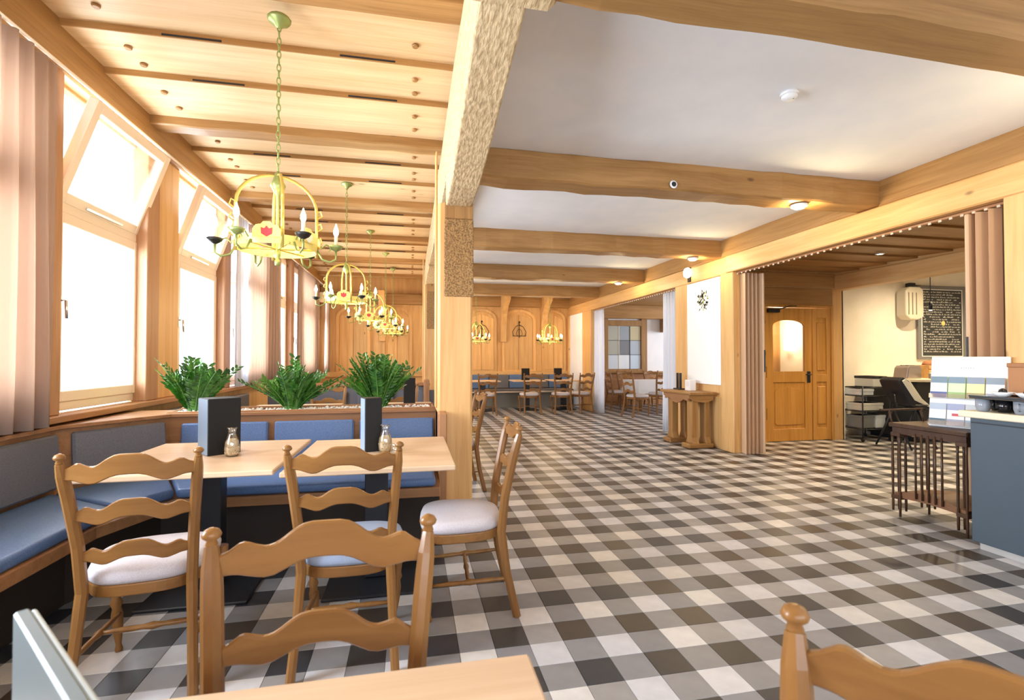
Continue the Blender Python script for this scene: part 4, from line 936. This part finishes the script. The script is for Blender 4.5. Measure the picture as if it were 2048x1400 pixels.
MB().box(-.225, .225, -.145, .145, 0, .012).build('bottom', PINX, t)
t = thing('bread_loaf', 'brown loaf in the wooden crate', 'bread', (8.45, 6.55, 1.0))
MB().lathe([(.03, -.17), (.075, -.13), (.085, 0), (.075, .13), (.03, .17)], (0, 0, .19), 12, axis='x').build('crust', mat('crust', (.35, .14, .06), .7), t)
for k, (dx, c) in enumerate(((8.03, (.2, .18, .16)), (8.10, (.75, .7, .6)))):
    t = thing('spread_jar', ('small dark jar between toaster and crate', 'small pale jar between toaster and crate')[k], 'jar', (dx, 6.25, .985))
    MB().lathe([(.025, 0), (.028, .01), (.028, .07), (.022, .08)], n=12).build('body', mat('spread_%d' % k, c, .3), t); MB().lathe([(.024, .08), (.024, .10)], n=12).build('lid', CHROME, t)
ws = thing('wire_shelf', 'black wire shelf trolley with boxes beside the orange door', 'shelf')
for x in (6.92, 7.44):
    for y in (6.42, 6.86):
        MB().tube([(x, y, .06), (x, y, .87)], .010, 8).build('upright', BLK, ws)
        MB().lathe([(.028, -.011), (.03, 0), (.028, .011)], (x, y, .031), 12, axis='x').build('caster', BLK, ws)
for z in (.19, .466, .71, .84):
    mb = MB(); mb.tube([(6.92, 6.42, z), (7.44, 6.42, z), (7.44, 6.86, z), (6.92, 6.86, z), (6.92, 6.42, z)], .007, 6)
    for k in range(9): mb.tube([(6.97+k*.053, 6.42, z), (6.97+k*.053, 6.86, z)], .0025, 4)
    tag(mb.build('wire_tray', BLK, ws), None, None)
BX = mat('box_pale', (.62, .62, .56), .6); BXC = mat('crumpled_bag', (.6, .66, .7), .5)
for (x, y, z, w, d, h, m, lab) in ((7.06, 6.62, .722, .26, .3, .1, BXC, 'pale folded bag on the upper tray of the wire shelf'), (7.29, 6.62, .852, .26, .34, .17, BX, 'pale box with black band on top of the wire shelf'),
        (7.17, 6.62, .478, .40, .3, .12, BX, 'beige carton on the middle tray of the wire shelf'), (7.32, 6.60, .202, .18, .26, .2, BXC, 'light blue bin on the lowest tray of the wire shelf'), (7.07, 6.60, .202, .24, .26, .2, mat('basket_dark', (.18, .19, .2), .7), 'dark wicker basket on the lowest tray of the wire shelf')):
    t = thing('storage_box', lab, 'box', (x, y, z)); MB().box(-w/2, w/2, -d/2, d/2, 0, h, c=.008).build('body', m, t)
    MB().box(-w/2-.004, w/2+.004, -d/2-.004, d/2+.004, h-.04, h, c=.004).build('lid', BLK if h == .17 else m, t)
hc = thing('high_chair', 'black high chair with a cream patterned reclined seat between shelf and sideboard', 'high chair', (7.12, 5.92, 0))
for s in (-1, 1):
    MB().tube([(s*.22, -.28, .01), (s*.2, 0, .58)], .014, 8).build('leg', BLK, hc); MB().tube([(s*.22, .26, .01), (s*.2, 0, .58)], .014, 8).build('leg', BLK, hc)
    MB().tube([(s*.2, -.05, .60), (s*.2, -.02, .78), (s*.17, .05, .8)], .012, 8).build('armrest', BLK, hc)
M = Matrix.Rotation(-.5, 4, 'Z')
MB().prism([(-.28, .98), (-.20, 1.04), (-.10, .98), (.04, .80), (.12, .70), (.30, .60), (.28, .54), (.08, .60), (-.06, .62), (-.22, .86)], -.16, .16, 'xz').build('seat_shell', BLK, hc, .02)
MB().prism([(-.24, .985), (-.19, 1.01), (-.10, .95), (.03, .79), (.12, .69), (.28, .60), (.27, .585), (.08, .66), (-.02, .70)], -.175, -.16, 'xz').build('side_padding', mat('cream_padding', (.78, .76, .66), .7), hc, .01)
MB().prism([(-.15, .99), (-.08, .95), (.04, .80), (.13, .69), (.26, .61), (.29, .62), (.15, .72), (.06, .83), (-.06, .98), (-.14, 1.02)], -.14, .14, 'xz').build('padding', mat('cream_padding2', (.80, .78, .68), .7), hc, .01)
MB().box(-.02, .22, -.18, .18, .62, .64, c=.008).build('tray', BLK, hc)
MB().box(-.2, .2, -.28, -.26, .2, .22).build('foot_bar', CHROME, hc)
# menu board, pendant, cream appliance
mbd = thing('menu_board', 'grey framed chalkboard menu with white handwriting on the bar room wall', 'menu board', (0, 7.03, 0))
FRG = mat('slate_frame', (.19, .19, .2), .5); SLT = mat('slate', (.035, .037, .04), .6); CHK = mat('chalk', (.8, .8, .76), .8); YC = mat('chalk_yellow', (.7, .65, .25), .8)
MB().box(8.76, 11.0-.15, -.012, .025, 1.29, 2.60, c=.004).build('frame', FRG, mbd)
def board(x0, x1, z0, z1):
    b = MB().box(x0, x1, -.018, -.012, z0, z1).build('slate', SLT, mbd)
    MB().box(x0-.014, x0, -.02, -.012, z0, z1).box(x1, x1+.014, -.02, -.012, z0, z1).box(x0-.014, x1+.014, -.02, -.012, z1, z1+.014).box(x0-.014, x1+.014, -.02, -.012, z0-.014, z0).build('border', CERW, b)
    mb = MB(); z = z1-.05; rnd = random.Random(int(x0*100))
    while z > z0+.03:
        x = x0+.03
        while x < x1-.05:
            w = rnd.uniform(.02, .075)
            if rnd.random() < .85:
                q = x
                while q < min(x+w, x1-.03):
                    hh = rnd.uniform(.008, .024); mb.box(q, q+.006, -.0195, -.018, z, z+hh); mb.box(q, q+.012, -.0195, -.018, z+rnd.choice((0, hh*.5, hh)), z+rnd.choice((0, hh*.5, hh))+.005) if hh > 0 else None; q += .016
            x += w+.02
        z -= .044
    tag(mb.build('handwriting', CHK, b, recalc=False), None, None, kind='stuff')
board(8.84, 9.72, 1.35, 2.52); board(9.83, 10.75, 1.50, 2.52)
MB().lathe([(.005, -.0215), (.04, -.0205), (.045, -.0195)], (9.30, 0, 1.93), 14, axis='y').build('yellow_dot', YC, mbd)
t = thing('pendant_lamp', 'thin black rod pendant lamp in front of the menu board', 'pendant lamp', (7.85, 6.1, 2.05))
MB().tube([(0, 0, .12), (0, 0, .95)], .006, 8).build('rod', BLK, t); MB().lathe([(.026, 0), (.026, .12), (.01, .13)], n=14).build('lamp_shade', BLK, t); MB().lathe([(.02, -.004), (.023, .002)], n=12).build('lens', SPOTM, t)
t = thing('wall_appliance', 'cream ribbed appliance with black cap mounted left of the menu board', 'appliance', (8.50, 6.98, 1.98))
MB().prism([(-.19, .06), (-.10, 0), (.06, -.01), (.19, .04), (.19, .5), (.12, .56), (-.10, .56), (-.19, .48)], -.12, .06, 'xz').build('body', mat('cream_shell', (.62, .58, .48), .4), t, .02)
for x in (-.14, -.06, .02): MB().box(x, x+.012, -.13, -.119, .08, .46, c=.002).build('rib', mat('rib_dark', (.2, .18, .15), .5), t)
MB().box(-.02, .10, -.06, .04, .56, .64, c=.01).build('cap', BLK, t); MB().tube([(.10, -.02, .60), (.24, -.02, .60)], .01, 6).build('pipe', BLK, t)

# ------------------------------------------------------------------ counter at the right edge with crockery
cn = thing('counter', 'blue-grey serving counter with beige worktop cut by the right edge', 'counter')
MB().box(3.80, 4.32, .9, 2.70, .05, .90, c=.004).build('body', CTR, cn); MB().box(3.83, 4.30, .95, 2.67, 0, .05).build('plinth', mat('plinth_grey', (.45, .44, .42), .5), cn)
MB().box(3.796, 3.800, .92, 2.69, .862, .87).build('groove', BLK, cn)
MB().box(3.76, 4.33, .88, 2.75, .90, .945, c=.006).build('worktop', CTRT, cn)
def cup(x, y, z, m, lab, rz=0, s=1.0):
    t = thing('coffee_cup', lab, 'cup', (x, y, z), rz, 'coffee cups on the serving counter')
    MB().lathe([(.026*s, 0), (.034*s, .004), (.041*s, .03), (.042*s, .085), (.039*s, .085), (.037*s, .03), (.01, .008)], n=18).build('body', m, t)
    MB().tube([(.040*s, 0, .068), (.066*s, 0, .066), (.070*s, 0, .042), (.060*s, 0, .024), (.040*s, 0, .022)], .0045, 6).build('handle', m, t)
STL = mat('grey_glaze', (.30, .33, .38), .15)
for k, (x, y, m, lab) in enumerate(((3.86, 2.66, STL, 'grey cup first in the row nearest the brochure stand'), (3.88, 2.55, CER, 'black cup second in the row on the counter'), (3.86, 2.44, STL, 'grey cup third in the row, handle towards the room'), (3.90, 2.34, CER, 'black cup cut off by the right edge'),
        (3.99, 2.66, CER, 'black cup behind the first grey cup'), (3.99, 2.54, CER, 'black cup behind the second cup'), (4.0, 2.42, CER, 'black cup behind the third cup'), (3.85, 2.24, CER, 'black cup outside the frame'))):
    cup(x, y, .945, m, lab, (0.2, 2.8, 3.4, 1, 0, 0, 0, 0)[k])
t = thing('serving_tray', 'black tray lying on top of the coffee cups', 'tray', (3.96, 2.46, 1.031))
MB().box(-.17, .13, -.22, .24, 0, .012, c=.004).build('plate', mat('tray_dark', (.05, .04, .035), .4), t)
mb = MB().box(-.17, -.16, -.22, .24, .012, .022).box(.12, .13, -.22, .24, .012, .022); mb.build('rim', BLK, t)
for k, (y, m) in enumerate(((.13, CERW), (-.01, CERW), (-.15, CERW))):
    t = thing('saucer_bowl', ('white bowl on the tray nearest the brochure stand', 'white bowl in the middle of the tray', 'white bowl at the right edge of the tray')[k], 'bowl', (3.93, 2.46+y, 1.0445))
    MB().lathe([(.025, 0), (.04, .01), (.065, .035), (.062, .035), (.036, .014), (.01, .008)], n=20).build('bowl', m, t); MB().lathe([(.03, .016), (.02, .05), (.006, .06)], n=10).build('contents', CER, t)
t = thing('brown_box', 'brown wooden box behind the crockery at the right edge', 'box', (4.18, 2.50, .945))
MB().box(-.10, .10, -.14, .16, 0, .33, c=.006).build('body', mat('box_brown', (.42, .18, .06), .5), t); MB().box(-.104, .104, -.144, .164, .30, .33, c=.004).build('lid', mat('box_brown_lid', (.36, .15, .05), .5), t)

# ------------------------------------------------------------------ trolley with brochure stand
tr = thing('spindle_trolley', 'dark wooden trolley table with bundled spindle legs below the brochure stand', 'trolley')
TX0, TX1, TY0, TY1 = 3.94, 4.335, 2.82, 3.42
MB().box(TX0, TX1, TY0, TY1, .735, .77, c=.006).build('top', DKW, tr)
MB().box(TX0+.02, TX1-.02, TY0+.02, TY1-.02, .68, .735).build('apron', DKW, tr)
MB().prism([(TY0+.03, .19), (TY0+.2, .225), ((TY0+TY1)/2, .235), (TY1-.2, .225), (TY1-.03, .19), (TY1-.03, .15), ((TY0+TY1)/2, .165), (TY0+.03, .15)], TX0+.03, TX1-.03, 'yz').build('lower_shelf', mat('trolley_shelf', (.20, .09, .04), .5), tr)
for x in (TX0+.05, TX1-.05):
    for y in (TY0+.05, TY1-.05):
        for k, (dx, dy) in enumerate(((-.03, -.03), (.03, -.03), (-.03, .03), (.03, .03))):
            MB().lathe([(.008, .04 if k else .0), (.010, .10), (.008, .2), (.0105, .4), (.008, .6), (.010, .68)], (x+dx, y+dy, 0), 8).build('spindle', DKW, tr)
        MB().box(x-.04, x+.04, y-.04, y+.04, .66, .69, c=.003).build('collar', DKW, tr)
        MB().box(x-.04, x+.04, y-.04, y+.04, .14, .17, c=.003).build('collar', DKW, tr)
for y in (TY0+.19, TY0+.24, TY0+.29, TY0+.34, TY0+.39): MB().tube([(TX0+.02, y, .18), (TX0+.02, y, .70)], .008, 8).build('spindle', DKW, tr)
mb = MB().tube([(3.95, 3.50, .865), (3.95, 3.44, .87), (4.32, 3.44, .87), (4.32, 3.50, .865)], .010, 8); mb.tube([(3.97, 3.41, .765), (3.97, 3.44, .87)], .008, 6); mb.tube([(4.30, 3.41, .765), (4.30, 3.44, .87)], .008, 6); mb.build('push_handle', DKW, tr)
bs = thing('brochure_stand', 'white brochure display with rows of colourful leaflets standing on the trolley', 'display', (4.135, 2.965, .772), -1.22)
lean = Matrix.Translation((0, 0, 0)) @ Matrix.Rotation(-.16, 4, 'X')
MB().box(-.23, .23, 0, .012, 0, .555, c=.003, M=lean).build('back_panel', PAPER, bs)
MB().prism([(.01, 0), (.20, 0), (.10, .54)], .217, .23, 'yz').build('side_wing', mat('display_side', (.6, .68, .74), .5), bs)
MB().prism([(.01, 0), (.20, 0), (.10, .54)], -.23, -.217, 'yz').build('side_wing', PAPER, bs)
BC = [((.16, .24, .30), (.92, .92, .88), (.05, .08, .28)), ((.18, .26, .33), (.62, .82, .45), (.30, .45, .15)), ((.25, .30, .38), (.90, .78, .36), (.35, .30, .12)), ((.25, .32, .4), (.85, .85, .85), (.35, .35, .4)),
      ((.42, .50, .62), (.93, .93, .95), (.03, .10, .15)), ((.32, .36, .55), (.95, .92, .93), (.30, .32, .42)), ((.5, .55, .6), (.9, .9, .92), (.25, .35, .45)), ((.45, .5, .62), (.9, .88, .9), (.3, .3, .4))]
for r in range(2):
    MB().box(-.222, .222, -.045, 0, .22-.21*r, .225-.21*r, M=lean).build('pocket_shelf', CERW, bs)
    MB().box(-.222, .222, -.048, -.045, .22-.21*r, .255-.21*r, M=lean).build('pocket_lip', JARG, bs)
    for k in range(4):
        a, b, c = BC[r*4+k]; x0 = -.216+k*.109; z0 = .226-.21*r; nm = ('top', 'lower')[r]
        lf = MB().box(x0, x0+.102, -.036, -.006, z0, z0+.165, M=lean).build('leaflets', mat('leaflet_mid', b, .4), bs)
        MB().box(x0, x0+.102, -.0375, -.036, z0+.115, z0+.165, M=lean).build('title_band', mat('leaflet_top', a, .4), lf)
        MB().box(x0, x0+.102, -.0375, -.036, z0, z0+.045, M=lean).build('picture_band', mat('leaflet_low', c, .4), lf)
        if r == 1 and k == 1: MB().box(x0+.03, x0+.08, -.038, -.036, z0+.07, z0+.09, M=lean).build('red_logo', REDP, lf)
mb = MB(); x = -.045
for w in (.014, .008, .012, .01, .012, .009): mb.box(x, x+w*.45, -.0012, 0, .463, .47, M=lean); x += w+.003
tag(mb.build('lettering', mat('print_grey', (.35, .35, .37), .5), bs, recalc=False), None, None, kind='stuff')
